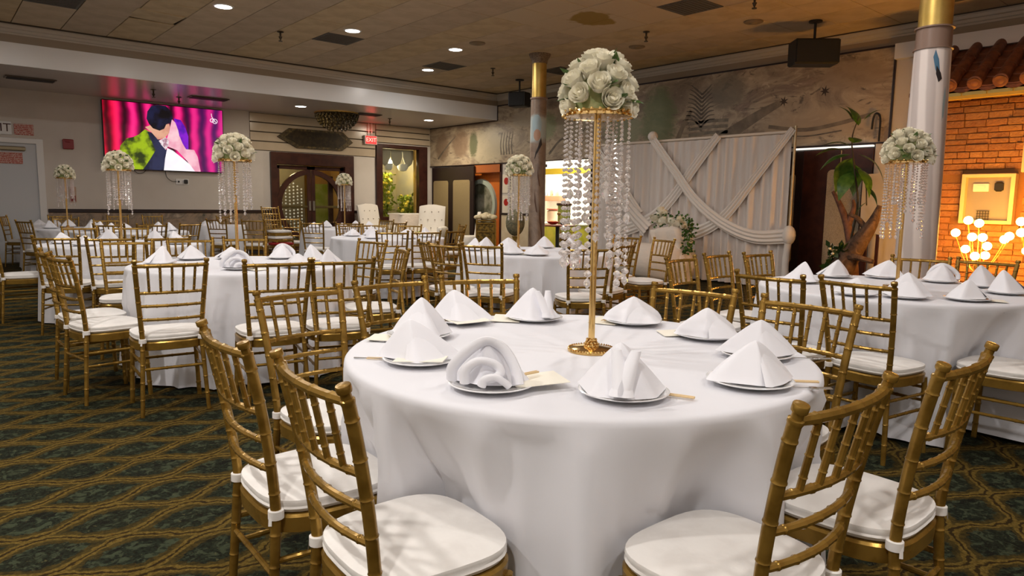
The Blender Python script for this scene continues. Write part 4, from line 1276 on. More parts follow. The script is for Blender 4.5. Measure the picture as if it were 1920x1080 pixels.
for nm, z_ in (('r2', 0.722), ('r3', 0.645), ('r4', 0.565)):
    xr, yr = px_at(z_)
    CH[nm] = bam(MB(), (-xr, yr, z_), (xr, yr, z_), 0.0092, BOW, 6).mesh('back_rail', GOLD)
x2, y2 = px_at(0.722)
for i in range(5):
    t_ = (i + 1) / 6
    b_ = BOW * 4 * t_ * (1 - t_)
    CH['sp', i] = bam(MB(), (-x2 + 2 * x2 * t_, y2 - b_, 0.722), (-xt + 2 * xt * t_, yt - b_, 0.878), 0.0074, 0, 3).mesh('spindle', GOLD)
CH['fs1'] = bam(MB(), (-0.184, 0.148, 0.275), (0.184, 0.148, 0.275), 0.0085, 0, 4).mesh('stretcher', GOLD)
CH['fs2'] = bam(MB(), (-0.180, 0.145, 0.345), (0.180, 0.145, 0.345), 0.0085, 0, 4).mesh('stretcher', GOLD)
CH['bs1'] = bam(MB(), (-0.167, -0.197, 0.275), (0.167, -0.197, 0.275), 0.0085, 0, 4).mesh('stretcher', GOLD)


def make_chair(cush='cushion'):
    t = thing('chiavari_chair', '', 'chair')
    for s in (-1, 1):
        ob('back_post', CH['post', s], parent=t)
        ob('leg', CH['leg', s], parent=t)
        ob('stretcher', CH['side_low', s], parent=t)
        ob('stretcher', CH['side_high', s], parent=t)
    ob('seat_frame', CH['frame'], parent=t)
    cu = ob('cushion', CH[cush], parent=t, label='white seat cushion' if cush == 'cushion' else 'red seat cushion')
    if cush == 'cushion':
        for s in (-1, 1):
            ob('strap', CH['strap', s], parent=cu)
    ob('top_rail', CH['top'], parent=t)
    for q in ('r2', 'r3', 'r4'):
        ob('back_rail', CH[q], parent=t)
    for i in range(5):
        ob('spindle', CH['sp', i], parent=t)
    for q in ('fs1', 'fs2', 'bs1'):
        ob('stretcher', CH[q], parent=t)
    return t


PROTO = {}


def chair(x_, y_, deg, label, group, z_=0.0, cush='cushion', tilt=None):
    """x_, y_ : middle of the two back finials on plan; deg : compass direction the sitter faces"""
    a = math.radians(deg)
    if cush not in PROTO:
        PROTO[cush] = make_chair(cush)
        o = PROTO[cush]
    else:
        o = copy_tree(PROTO[cush])
    o.location = (x_ + 0.268 * math.cos(a), y_ + 0.268 * math.sin(a), z_)
    o.rotation_euler = tilt if tilt else (0, 0, a - PI / 2)
    o['label'] = label
    o['group'] = group
    return o


# ---- tables: name -> (centre, cloth radius, phrase)
TABLES = {
    'front': ((1.68, 1.62), 0.772, 'the front table'),
    'left': ((1.87, 5.38), 0.79, 'the second left table'),
    'brick': ((4.65, 1.75), 0.79, 'the brick-side table'),
    'middle': ((4.85, 5.30), 0.79, 'the column-side table'),
    'screen': ((1.66, 8.40), 0.78, 'the third left table'),
    'rear': ((2.40, 11.53), 0.78, 'the rear screen table'),
    'corner': ((1.80, 12.94), 0.56, 'the farthest corner table'),
    'doors': ((5.88, 11.59), 0.74, 'the rear doors table'),
    'window': ((4.95, 8.43), 0.78, 'the armchair-side table'),
}
CHAIRS = {
    'front': [(0.595, 1.36, -3, 'nearest at the left, cushion foremost'), (0.585, 1.87, -2, 'second of the left-hand pair, farther back'), (1.14, 2.64, -81, 'far left, back turned half toward the screen'),
              (1.61, 2.73, -87, 'far side, left of the two behind the napkins'), (2.04, 2.63, -113, 'far side, right of the two behind the napkins'),
              (2.56, 1.77, -169, 'far right, behind the crystal stand'), (2.56, 1.25, 178, 'right side, against the brick-side table'), (1.352, 0.565, 89, 'nearest at the right, cushion foremost'), (1.925, 0.53, 91, 'outermost at the right')],
    'left': [(1.08, 4.24, 84, 'nearest, squarely seen from behind'), (1.59, 3.97, 80, 'second from left on the near side'), (1.97, 3.89, 74, 'third from left on the near side'),
             (0.62, 4.94, 10, 'nearer of the left-side pair'), (0.61, 5.42, 2, 'farther of the left-side pair'), (1.31, 6.46, -104, 'far side, left'), (1.83, 6.55, -95, 'far side, middle'),
             (2.32, 6.57, -110, 'far side, behind the crystal strands'), (2.82, 4.58, 162, 'nearer one on the right side'), (3.16, 5.66, -168, 'farther one on the right side')],
    'brick': [(3.43, 1.91, 2, 'left of the near pair'), (3.51, 1.49, -6, 'right of the near pair, seat fully seen'), (5.68, 1.95, -168, 'far side, behind the crystal column stand'), (5.82, 1.56, 176, 'far side, before the glowing globes'),
              (4.00, 2.89, -85, 'left side, turned most away'), (4.59, 2.99, -86, 'left side, middle before the drape'), (4.98, 2.88, -92, 'left side, nearest the drape post'), (4.20, 0.75, 88, 'right side, only seat and legs in view')],
    'middle': [(3.54, 5.34, -6, 'left side, farther of two'), (3.44, 4.95, 10, 'left side, nearer of two'), (3.70, 4.74, 27, 'near side, spindles before the napkins'), (4.22, 3.94, 62, 'near side, behind the crystal strands'),
               (4.95, 4.16, 106, 'right side, seat toward the cloth'), (6.2, 5.22, 186, 'far right, half hidden by beads'), (6.08, 4.60, 162, 'far right, before the white sofa')],
    'screen': [(0.92, 7.36, 60, 'near side, left'), (1.30, 7.08, 74, 'near side, middle'), (1.76, 6.98, 88, 'near side, right'), (0.52, 8.60, 0, 'left side, back cut by the picture edge'), (1.45, 9.60, -80, 'far side, left'), (1.98, 9.52, -104, 'far side, right')],
    'rear': [(1.92, 10.5, 62, 'near side, left'), (2.42, 10.38, 90, 'near side, middle'), (2.98, 10.6, 118, 'near side, right'), (2.3, 12.7, -88, 'far side')],
    'corner': [(1.16, 12.35, 24, 'left side, nearly edge-on'), (1.9, 13.85, -95, 'far side')],
    'doors': [(4.87, 10.72, 42, 'near side, pale left post'), (6.37, 10.45, 112, 'near side, right'), (5.35, 10.42, 65, 'near side, middle'), (6.95, 11.9, 195, 'right side')],
    'window': [(4.30, 7.24, 62, 'near side, left'), (4.74, 7.16, 80, 'near side, middle'), (5.29, 7.32, 108, 'near side, right'), (4.95, 9.58, -90, 'far side, left'), (5.37, 9.56, -110, 'far side, middle'), (5.80, 9.24, -138, 'far side, right'), (6.67, 9.03, 160, 'standing apart on the right')],
}
PLACED = {q: [] for q in TABLES}
for q, L in CHAIRS.items():
    for (cx, cy, dg, ph) in L:
        o = chair(cx, cy, dg, 'gold chair at %s, %s' % (TABLES[q][2], ph), 'gold chairs at ' + TABLES[q][2])
        PLACED[q].append(o)
# chairs standing away from the tables
for (cx, cy, dg, ph) in ((1.15, 15.40, -22, 'by the white door, nearly edge-on'), (2.05, 15.62, -90, 'against the wainscot below the small poster'), (3.65, 15.62, -92, 'against the wainscot left of the small wall table'),
                         (3.02, 15.62, -88, 'against the wainscot under the screen'), (4.85, 15.0, -60, 'left of the round-motif doors by the wainscot'), (4.0, 12.75, 40, 'between the small wall tables, left one'),
                         (4.45, 12.2, 60, 'between the small wall tables, right one'), (12.1, 12.1, 222, 'inside the bar, behind the pedestal table')):
    chair(cx, cy, dg, 'gold chair with white cushion, ' + ph, 'gold chairs along the walls')
o = chair(5.0, 12.75, -75, 'bottom gold chair with red cushion in the stack before the doors', 'stacked gold chairs', 0, 'redcushion')
chair(5.02, 12.84, -75, 'middle gold chair in the stack before the doors', 'stacked gold chairs', 0.11)
chair(5.04, 12.93, -75, 'top gold chair in the stack before the doors', 'stacked gold chairs', 0.22)
chair(5.5, 13.1, -100, 'gold chair with white cushion right of the red-cushioned stack', 'stacked gold chairs')
# ---- tablecloths and tables
def cloth(q, c_, R, seed, hem=0.02):
    rr = random.Random(seed)
    N_ = 180 if q in ('front', 'left', 'brick', 'middle') else 84
    ph = [rr.uniform(0, 6.28) for _ in range(6)]
    nf = [22, 13, 21, 5]
    fs_ = 1.0

    def foldf(th):
        w1 = nf[0] * th / 2 * 2 + ph[0] + 0.9 * math.sin(3 * th + ph[4])
        w2 = nf[1] * th + ph[1] + 0.8 * math.sin(2 * th + ph[5])
        a = (1 - abs(math.sin(w1 / 2))) ** 1.5 * 1.5 - 0.6 + 0.45 * math.cos(w2) + 0.25 * math.cos(nf[3] * th + ph[3])
        return a * fs_

    foot = []
    for o in PLACED.get(q, []):
        a = o.rotation_euler.z + PI / 2
        foot.append((o.location.x, o.location.y, math.cos(a), math.sin(a)))
    prof = []
    for r in (0.0, 0.25, 0.5, 0.68):
        prof.append(('top', r * R / 0.77, 0.766))
    prof += [('top', R - 0.022, 0.766), ('top', R - 0.008, 0.763), ('top', R - 0.001, 0.755), ('top', R + 0.001, 0.742)]
    zs = [0.71, 0.67, 0.62, 0.57, 0.53, 0.50, 0.47, 0.43, 0.38, 0.32, 0.25, 0.18, 0.11, 0.06, hem]
    prof += [('skirt', R, z_) for z_ in zs]
    rows = []
    for kind, r, z_ in prof:
        row = []
        for i in range(N_):
            th = 2 * PI * i / N_
            if kind == 'top':
                rad = r
            else:
                t_ = (0.742 - z_) / 0.722
                rad = R + 0.002 + 0.055 * t_ + 0.060 * t_ ** 0.5 * foldf(th)
                X, Y = c_[0] + rad * math.cos(th), c_[1] + rad * math.sin(th)
                w_ = min(1, max(0, (0.73 - z_) / 0.25))
                if w_ > 0:
                    lim = rad
                    for (fx, fy, ca, sa) in foot:
                        # walk inward until clear of the chair footprint
                        r2 = rad
                        while r2 > 0.1:
                            dx, dy = c_[0] + r2 * math.cos(th) - fx, c_[1] + r2 * math.sin(th) - fy
                            f_, s_ = dx * ca + dy * sa, -dx * sa + dy * ca
                            if abs(s_) < 0.212 and -0.3 < f_ < 0.196:
                                r2 -= 0.012
                            else:
                                break
                        lim = min(lim, r2)
                    rad = rad + (lim - rad) * w_ + (0.022 * t_ ** 0.5 * foldf(th) if lim < rad - 0.01 else 0)
            row.append(rad)
        rows.append((z_, row, kind))
    out = []
    for z_, row, kind in rows:
        if kind == 'skirt':
            sm = row[:]
            if z_ < 0.66:
                for _ in range(2):
                    sm = [min(row[i], (sm[i - 1] + 2 * sm[i] + sm[(i + 1) % N_]) / 4 + 0.012) for i in range(N_)]
            row = sm
        out.append([(c_[0] + row[i] * math.cos(2 * PI * i / N_), c_[1] + row[i] * math.sin(2 * PI * i / N_), z_ + (0.008 * math.sin(5 * 2 * PI * i / N_ + seed) if z_ == hem else 0)) for i in range(N_)])
    m_ = MB().grid(out, True)
    return ob('tablecloth', m_, CLOTH, angle=70)


leg_me = MB().sweep([(0, 0, 0), (0, 0, 0.72)], 0.016, 8).mesh('leg', STEEL)
for i, (q, (c_, R, ph)) in enumerate(TABLES.items()):
    t = thing('round_table', 'round folding table under the white cloth, %s' % ph, 'table', (c_[0], c_[1], 0), 0, 'round banquet tables')
    ob('tabletop', MB().lathe([(R - 0.03, 0.72), (R - 0.012, 0.725), (R - 0.012, 0.745), (R - 0.03, 0.75)], 40), DARKWOOD, t)
    for a in range(4):
        ob('leg', leg_me, parent=t, loc=(0.25 * math.cos(a * PI / 2 + 0.7), 0.25 * math.sin(a * PI / 2 + 0.7), 0))
    o = cloth(q, c_, R, 3 + i * 7)
    tag(o, 'white floor-length tablecloth on %s' % ph, 'tablecloth', 'white round tablecloths')


def small_table(name, c_, r, lab, h_=0.76):
    t = thing(name, lab, 'table', (c_[0], c_[1], 0), 0, 'small white clothed tables')
    m_ = MB()
    rows = [[(0.02 * math.cos(2 * PI * i / 48), 0.02 * math.sin(2 * PI * i / 48), h_) for i in range(48)]]
    for rr, zz in ((r * 0.6, h_), (r - 0.01, h_), (r, h_ - 0.012)):
        rows.append([(rr * math.cos(2 * PI * i / 48), rr * math.sin(2 * PI * i / 48), zz) for i in range(48)])
    for zz in (0.6, 0.4, 0.2, 0.015):
        t_ = (h_ - zz) / h_
        rows.append([((r + 0.05 * t_ + 0.03 * t_ * math.cos(9 * 2 * PI * i / 48)) * math.cos(2 * PI * i / 48), (r + 0.05 * t_ + 0.03 * t_ * math.cos(9 * 2 * PI * i / 48)) * math.sin(2 * PI * i / 48), zz) for i in range(48)])
    ob('cloth_cover', m_.grid(rows, True), CLOTH, t, angle=70)
    ob('tabletop', MB().lathe([(r - 0.02, h_ - 0.03), (r - 0.02, h_ - 0.005)], 24), DARKWOOD, t)
    ob('pedestal', MB().lathe([(0.2, 0), (0.2, 0.02), (0.03, 0.05), (0.03, h_ - 0.03)], 16), BLACK, t)


small_table('small_table', (1.72, 14.75), 0.36, 'small white clothed table beside the white door')
small_table('small_table', (4.15, 13.55), 0.30, 'small white clothed table under the screen end, left of two')
small_table('small_table', (4.62, 13.9), 0.30, 'small white clothed table behind crystal strands, right of two')

# ---- napkins
def smooth_poly(corners, n, p=0.0):
    """closed outline radius function from corner (angle, radius)"""
    cs = sorted(corners)
    out = []
    for i in range(n):
        th = 2 * PI * i / n
        for j in range(len(cs)):
            a0, r0 = cs[j]
            a1, r1 = cs[(j + 1) % len(cs)]
            if j == len(cs) - 1:
                a1 += 2 * PI
            tt = th if th >= a0 else th + 2 * PI
            if a0 <= tt <= a1:
                P0, P1 = Vector((r0 * math.cos(a0), r0 * math.sin(a0))), Vector((r1 * math.cos(a1), r1 * math.sin(a1)))
                dv = Vector((math.cos(tt), math.sin(tt)))
                e = P1 - P0
                den = dv.x * e.y - dv.y * e.x
                out.append((P0.x * e.y - P0.y * e.x) / den if abs(den) > 1e-6 else r0)
                break
    for _ in range(1):
        out = [(out[i - 1] + 2.5 * out[i] + out[(i + 1) % n]) / 4.5 for i in range(n)]
    return out


def tent_napkin(seed, H=0.125, corners=None, lean=(0.0, 0.02), belly=0.12, flap=True):
    """napkin folded into a tall pyramid: ridge edges run from the peak to the corners"""
    rr = random.Random(seed)
    n = 56
    cs = corners or [(0.35, 0.115), (1.75, 0.085), (2.85, 0.115), (4.05, 0.09), (5.4, 0.095)]
    rad = smooth_poly([(a % (2 * PI), r) for a, r in cs], n)
    rows = []
    prof = [(1.03, 0.0), (1.0, 0.012), (0.86, 0.16), (0.70, 0.34), (0.52, 0.54), (0.35, 0.73), (0.19, 0.89), (0.09, 0.965), (0.02, 1.0)]
    for s_, hz in prof:
        row = []
        for i in range(n):
            th = 2 * PI * i / n
            b_ = 1 + belly * math.sin(PI * min(1, hz)) * (0.6 + 0.4 * math.cos(2 * th + seed))
            r_ = rad[i] * s_ * b_
            row.append((r_ * math.cos(th) + lean[0] * hz, r_ * math.sin(th) + lean[1] * hz, H * hz * (1 - 0.06 * math.cos(th * 2 + seed) * s_)))
        rows.append(row)
    m_ = MB().rings(rows)
    if flap:
        # a second loose layer along one side, edge standing proud
        a0 = -1.35 + 0.5 * rr.random()
        rows2 = []
        for j in range(7):
            hz = 0.02 + 0.9 * j / 6
            s_ = (1 - hz) * 1.12 + 0.03
            row = []
            for i in range(11):
                th = a0 + 1.5 * (i / 10 - 0.5)
                ii = int((th % (2 * PI)) / (2 * PI) * n) % n
                r_ = rad[ii] * s_ * (1.05 + 0.12 * math.sin(PI * i / 10)) + 0.002
                row.append((r_ * math.cos(th) + lean[0] * hz, r_ * math.sin(th) + lean[1] * hz, H * hz * 0.93))
            rows2.append(row)
        m_.grid(rows2)
    return m_


def curl_napkin(H=0.11):
    """napkin folded as an open hood: a leaning peak with rolled lips and a curled inner fold on its front (-Y)"""
    m_ = tent_napkin(9, H * 0.98, [(0.15, 0.10), (1.2, 0.095), (2.2, 0.10), (3.1, 0.10), (4.3, 0.055), (5.2, 0.055)], (-0.012, -0.01), 0.25, False)

    def roll(P, r0, r1, fl=0.62):
        q = bez(P, 30)
        m_.sweep(q, [r0 + (r1 - r0) * i / 30 for i in range(31)], 10, True, fl)

    roll([(-0.098, -0.02, 0.006), (-0.092, -0.035, 0.045), (-0.055, -0.035, 0.088), (-0.012, -0.022, 0.112), (0.03, -0.026, 0.092), (0.058, -0.045, 0.045), (0.066, -0.06, 0.006)], 0.014, 0.017)
    roll([(-0.062, -0.058, 0.008), (-0.060, -0.062, 0.042), (-0.030, -0.060, 0.066), (0.008, -0.058, 0.060), (0.024, -0.064, 0.040), (0.010, -0.072, 0.026), (-0.018, -0.076, 0.020)], 0.013, 0.012, 0.8)
    roll([(-0.020, -0.085, 0.008), (-0.012, -0.088, 0.026), (0.012, -0.086, 0.032), (0.034, -0.082, 0.018), (0.046, -0.080, 0.006)], 0.011, 0.010, 0.8)
    return m_


NAP = {
    'peak': tent_napkin(1, 0.125).mesh('napkin', NAPKIN, 50),
    'wide peak': tent_napkin(2, 0.105, [(0.1, 0.13), (1.3, 0.09), (2.4, 0.10), (3.3, 0.125), (4.7, 0.085)], (0.01, 0.0)).mesh('napkin', NAPKIN, 50),
    'ridge': tent_napkin(3, 0.115, [(0.0, 0.135), (1.57, 0.07), (3.14, 0.135), (4.71, 0.075)], (-0.03, 0.0), 0.2).mesh('napkin', NAPKIN, 50),
    'open cone': curl_napkin(0.115).mesh('napkin', NAPKIN, 50),
    'dome': tent_napkin(5, 0.095, [(0.3, 0.12), (1.2, 0.10), (2.3, 0.11), (3.3, 0.12), (4.4, 0.1), (5.4, 0.1)], (0.0, 0.0), 0.3).mesh('napkin', NAPKIN, 60),
}
split_m = tent_napkin(6, 0.12, [(0.55, 0.11), (1.8, 0.09), (2.9, 0.125), (4.15, 0.11), (4.9, 0.10), (5.7, 0.10)], (-0.01, 0.0), 0.05, False)
for sx, tw in ((-0.012, 0.25), (0.034, -0.2)):
    rows = []
    for j in range(9):
        s_ = j / 8
        z_ = 0.10 * (1 - s_) + 0.012
        r_ = 0.012 + 0.014 * s_
        rows.append([(sx + 0.03 * s_ * tw * 4 + r_ * math.cos(2 * PI * i / 10) * 1.0, -0.045 - 0.06 * s_ + r_ * 0.7 * math.sin(2 * PI * i / 10), z_) for i in range(10)])
    split_m.rings(rows)
NAP['split peak'] = split_m.mesh('napkin', NAPKIN, 50)
PLATE = MB().lathe([(0.05, 0.0), (0.06, 0.001), (0.085, 0.006), (0.116, 0.016), (0.118, 0.0185), (0.114, 0.0195), (0.085, 0.010), (0.06, 0.006), (0.01, 0.005)], 44).mesh('plate', CHINA, 30)
CARDM = MB().add([(-0.075, -0.06, 0.0), (0.075, -0.06, 0.004), (0.078, 0.06, 0.006), (-0.072, 0.06, 0.0), (-0.075, -0.06, 0.0016), (0.075, -0.06, 0.0056), (0.078, 0.06, 0.0076), (-0.072, 0.06, 0.0016)],
                 [(3, 2, 1, 0), (4, 5, 6, 7), (0, 1, 5, 4), (1, 2, 6, 5), (2, 3, 7, 6), (3, 0, 4, 7)]).mesh('menu_card', CARD)
STICKM = MB().sweep([(-0.07, 0, 0.004), (0.07, 0, 0.004)], [0.0020, 0.0030], 6).mesh('stick', BAMBOO)
FORKM = MB().sweep([(-0.09, 0, 0.003), (-0.02, 0, 0.005), (0.03, 0, 0.004)], [0.004, 0.0025, 0.003], 6, flat=0.5)
for i in range(4):
    FORKM.sweep([(0.03, -0.0075 + 0.005 * i, 0.004), (0.08, -0.0075 + 0.005 * i, 0.005)], 0.0014, 5)
FORKM = FORKM.bevbox(0.022, 0.042, -0.01, 0.01, 0.0025, 0.0055, 0.001).mesh('fork', STEEL)
TT = 0.7665


def place_set(x_, y_, face, nk, q, idx, card=None, sticks=None, fork=None, where=None, big=True, scale=1.0):
    ph = where or '%s from the left on %s' % (ORD[idx], TABLES[q][2])
    if big:
        tag(ob('plate', PLATE, loc=(x_, y_, TT), rz=face), 'white plate under napkin, %s' % ph, 'plate', 'white plates on ' + TABLES[q][2])
    o = ob('napkin', NAP[nk], loc=(x_, y_, TT + (0.0195 if big else 0.001)), rz=face)
    o.scale = (scale * 1.08, scale * 1.08, scale if q == 'front' else scale * 0.9)
    tag(o, 'white %s napkin, %s' % (nk, ph), 'napkin', 'folded napkins on ' + TABLES[q][2])
    if card:
        tag(ob('menu_card', CARDM, loc=(x_ + card[0], y_ + card[1], TT + card[3]), rz=card[2]), 'cream menu card, %s' % ph, 'card', 'menu cards on ' + TABLES[q][2])
    if sticks:
        t = thing('chopsticks', 'pale chopsticks, %s' % ph, 'chopsticks', (x_ + sticks[0], y_ + sticks[1], TT + sticks[3]), sticks[2], 'chopsticks on ' + TABLES[q][2])
        ob('stick', STICKM, parent=t, loc=(0, 0.005, 0))
        ob('stick', STICKM, parent=t, loc=(0, -0.005, 0), rz=0.03)
    if fork:
        tag(ob('fork', FORKM, loc=(x_ + fork[0], y_ + fork[1], TT + fork[3]), rz=fork[2]), 'steel fork, %s' % ph, 'fork', 'forks on ' + TABLES[q][2])

R_ = math.radians
SET1 = [  # x, y, turn, fold, card, sticks, fork, where
    (1.365, 2.11, R_(-52), 'peak', (-0.10, 0.03, 2.4, 0.002), None, (-0.13, -0.02, 2.2, 0.0), 'tallest napkin at the left of the front table'),
    (1.68, 2.28, R_(-45), 'ridge', (-0.02, -0.07, -0.2, 0.018), None, None, 'behind the tallest napkin on the front table'),
    (1.96, 2.14, R_(-20), 'split peak', (-0.09, 0.075, 0.75, 0.004), (-0.03, 0.03, 1.2, 0.02), None, 'middle of the far side of the front table'),
    (2.24, 1.84, R_(-50), 'dome', (-0.06, 0.09, 0.4, 0.003), (-0.05, 0.085, 0.3, 0.012), None, 'far side of the front table, right of the crystal stand'),
    (2.22, 1.47, R_(-40), 'dome', (-0.02, 0.11, -0.6, 0.003), None, (0.06, -0.11, -0.8, 0.0), 'rearmost of the three at the right of the front table'),
    (2.07, 1.18, R_(-55), 'wide peak', None, None, (0.10, -0.12, -0.75, 0.0), 'middle one of the three at the right of the front table'),
    (1.73, 1.00, R_(-35), 'wide peak', None, (0.075, -0.085, -0.8, 0.012), (0.07, -0.115, -0.75, 0.0), 'front one of the three at the right of the front table'),
    (1.36, 1.14, R_(-60), 'split peak', None, (0.085, -0.075, -1.2, 0.003), None, 'nearest the camera on the front table'),
    (1.14, 1.41, R_(-42), 'open cone', (0.10, -0.065, -0.35, 0.017), (0.055, -0.045, 0.0, 0.03), None, 'open curled napkin on the front table'),
    (1.15, 1.77, R_(-42), 'ridge', (-0.02, -0.035, -0.8, 0.022), (-0.06, 0.09, -0.8, 0.0), (-0.08, 0.10, -0.85, 0.0), 'left side of the front table below the tallest napkin'),
]
for i, (a, b, c_, nk, cd, stt, fk, wh) in enumerate(SET1):
    place_set(a, b, c_, nk, 'front', i, cd, stt, fk, wh)
rr = random.Random(5)
KINDS = ['peak', 'wide peak', 'ridge', 'dome', 'split peak', 'open cone']
SETS = {
    'left': [(1.35, 5.62, 'peak'), (1.66, 5.92, 'wide peak'), (1.95, 5.85, 'dome'), (1.70, 4.93, 'open cone'), (2.30, 5.68, 'open cone'), (2.10, 4.87, 'dome'), (2.43, 5.33, 'peak'), (2.42, 5.02, 'ridge')],
    'brick': [(4.40, 2.22, 'peak'), (4.95, 2.25, 'peak'), (5.20, 2.02, 'ridge'), (5.26, 1.68, 'open cone'), (4.03, 1.70, 'dome'), (4.14, 1.48, 'peak'), (4.33, 1.24, 'wide peak'), (4.88, 1.20, 'peak'), (5.18, 1.40, 'peak')],
    'middle': [(4.36, 5.72, 'peak'), (4.62, 5.86, 'peak'), (4.98, 5.88, 'wide peak'), (4.36, 5.10, 'ridge'), (5.30, 5.66, 'peak'), (4.46, 4.86, 'dome'), (5.40, 5.33, 'peak'), (4.92, 4.75, 'ridge')],
    'screen': [(1.14, 8.62, 'wide peak'), (1.26, 8.12, 'wide peak'), (1.62, 8.95, 'peak'), (2.08, 8.78, 'peak'), (2.20, 8.42, 'peak'), (2.1, 8.02, 'dome')],
    'rear': [(1.92, 11.75, 'ridge'), (2.06, 11.98, 'peak'), (2.42, 12.06, 'dome'), (2.85, 11.8, 'peak'), (2.92, 11.45, 'peak'), (2.05, 11.1, 'peak'), (2.65, 11.02, 'dome')],
    'corner': [(1.55, 12.75, 'ridge'), (1.85, 13.3, 'peak'), (2.15, 12.95, 'peak')],
    'doors': [(5.40, 11.8, 'dome'), (5.62, 11.15, 'dome'), (5.75, 12.05, 'peak'), (6.25, 11.85, 'peak'), (6.2, 11.2, 'ridge')],
    'window': [(4.55, 8.15, 'peak'), (4.62, 8.85, 'dome'), (4.98, 8.98, 'peak'), (5.42, 8.7, 'dome'), (5.45, 8.25, 'peak'), (4.95, 7.92, 'dome')],
}
for q, L in SETS.items():
    L = sorted(L, key=lambda e: img((e[0], e[1], 0.8))[0])
    for i, (a, b, nk) in enumerate(L):
        c_ = TABLES[q][0]
        place_set(a, b, math.atan2(c_[1] - b, c_[0] - a) - PI / 2 + rr.uniform(-0.5, 0.5), nk, q, i, scale=rr.uniform(0.95, 1.1), card=(0.07, -0.09, rr.uniform(0, 3), 0.004) if (q in ('left', 'brick', 'middle') and i % 3 == 0) else None)
for (a, b, z_, lab) in ((1.62, 14.7, 0.76, 'white napkin on the small table by the white door, left of two'), (1.86, 14.72, 0.76, 'white napkin on the small table by the white door, right of two'),
                        (4.05, 13.5, 0.76, 'white napkin on the small table under the screen end, left of two'), (4.24, 13.55, 0.76, 'white napkin on the small table under the screen end, right of two')):
    o = ob('napkin', NAP['dome'], loc=(a, b, z_ + 0.001), rz=rr.uniform(0, 3))
    tag(o, lab, 'napkin', 'folded napkins on the small wall tables')

# ================================================================== CENTREPIECES
def rose(seed, R0=1.0):
    q = random.Random(seed)
    m_ = MB().ball((0, 0, 0.12), 0.34, 8, 5, 1.3)
    layers = [(0.24, 0.86, 3, 1.05, 0.0), (0.38, 0.84, 4, 0.95, 0.05), (0.54, 0.78, 5, 0.85, 0.12), (0.72, 0.62, 5, 0.85, 0.26)]
    for r_, h_, cnt, wd, curl in layers:
        for i in range(cnt):
            a0 = 2 * PI * i / cnt + q.uniform(-0.3, 0.3) + r_ * 3
            rows = []
            for j in range(5):
                b_ = j / 4
                row = []
                for k_ in range(5):
                    a_ = (k_ - 2) / 2
                    th = a0 + a_ * wd * (0.55 + 0.45 * math.sin(PI * (0.25 + 0.6 * b_)))
                    rr_ = r_ * (0.45 + 0.55 * b_ ** 0.6) + curl * max(0, b_ - 0.6) * (1 - 0.5 * a_ * a_) + 0.02 * q.random()
                    zz = -0.35 + (h_ + 0.35) * b_ - 0.10 * a_ * a_ * b_ - curl * 0.5 * max(0, b_ - 0.75)
                    row.append((rr_ * math.cos(th), rr_ * math.sin(th), zz))
                rows.append(row)
            m_.grid(rows)
    return m_.mesh('rose', PETAL, 60)


FOAM = mat('rose_foam', (0.20, 0.26, 0.09), 0.8, 0, col2=(0.45, 0.45, 0.22), nscale=25)
ROSES = [rose(i) for i in range(4)]
LEAFM = MB().add([(0, 0, 0), (0.25, 0.18, 0.05), (0.6, 0.2, 0.02), (1.0, 0, -0.1), (0.6, -0.2, 0.02), (0.25, -0.18, 0.05), (0.4, 0, -0.04)],
                 [(0, 6, 1), (1, 6, 2), (2, 6, 3), (3, 6, 4), (4, 6, 5), (5, 6, 0)]).mesh('leaf', LEAF)


def bead(m_, c_, r, el=1.0):
    x_, y_, z_ = c_
    vs = [(x_, y_, z_ + r * el)] + [(x_ + r * math.cos(i * PI / 3), y_ + r * math.sin(i * PI / 3), z_ + 0.30 * r * el) for i in range(6)] \
        + [(x_ + r * math.cos(i * PI / 3 + PI / 6), y_ + r * math.sin(i * PI / 3 + PI / 6), z_ - 0.30 * r * el) for i in range(6)] + [(x_, y_, z_ - r * el)]
    fs = [(0, 1 + i, 1 + (i + 1) % 6) for i in range(6)]
    for i in range(6):
        fs += [(1 + i, 7 + i, 1 + (i + 1) % 6), (1 + (i + 1) % 6, 7 + i, 7 + (i + 1) % 6)]
        fs.append((13, 7 + (i + 1) % 6, 7 + i))
    m_.add(vs, fs)


def strand_mesh(length, r0, r1, seed, drop=True):
    q = random.Random(seed)
    m_ = MB()
    z_ = -0.004
    while z_ > -length:
        f = -z_ / length
        r = r0 + (r1 - r0) * f
        if f > 0.45 and q.random() < 0.25:
            r *= 1.35
        bead(m_, (q.uniform(-0.0015, 0.0015), q.uniform(-0.0015, 0.0015), z_ - r), r)
        z_ -= 2 * r + 0.0035
    if drop:
        bead(m_, (0, 0, z_ - r1 * 1.4), r1 * 1.15, 1.7)
    return m_.mesh('bead_strand', CRYSTAL, 1)


BASEM = MB().lathe([(0.078, 0), (0.080, 0.003), (0.079, 0.008), (0.066, 0.013), (0.022, 0.017), (0.016, 0.028), (0.0, 0.03)], 40).mesh('base', GOLDMETAL, 30)
m = MB()
for i in range(46):
    m.ball((0.0755 * math.cos(i * 2 * PI / 46), 0.0755 * math.sin(i * 2 * PI / 46), 0.010), 0.0042, 6, 4)
for j in range(3):
    for i in range(11 - 2 * j):
        a = 2 * PI * i / (11 - 2 * j) + j
        m.ball(((0.021 - 0.003 * j) * math.cos(a), (0.021 - 0.003 * j) * math.sin(a), 0.019 + 0.010 * j), 0.0055, 6, 4)
RIMM = m.mesh('crystal_rim', GOLDMETAL)
STEMM = MB()
STEMM.rings([[((0.0095 + (0.0018 if i % 2 else 0)) * math.cos(i * PI / 8), (0.0095 + (0.0018 if i % 2 else 0)) * math.sin(i * PI / 8), z_) for i in range(16)] for z_ in (0.02, 0.78)])
STEMM = STEMM.mesh('stem', GOLDMETAL, 20)


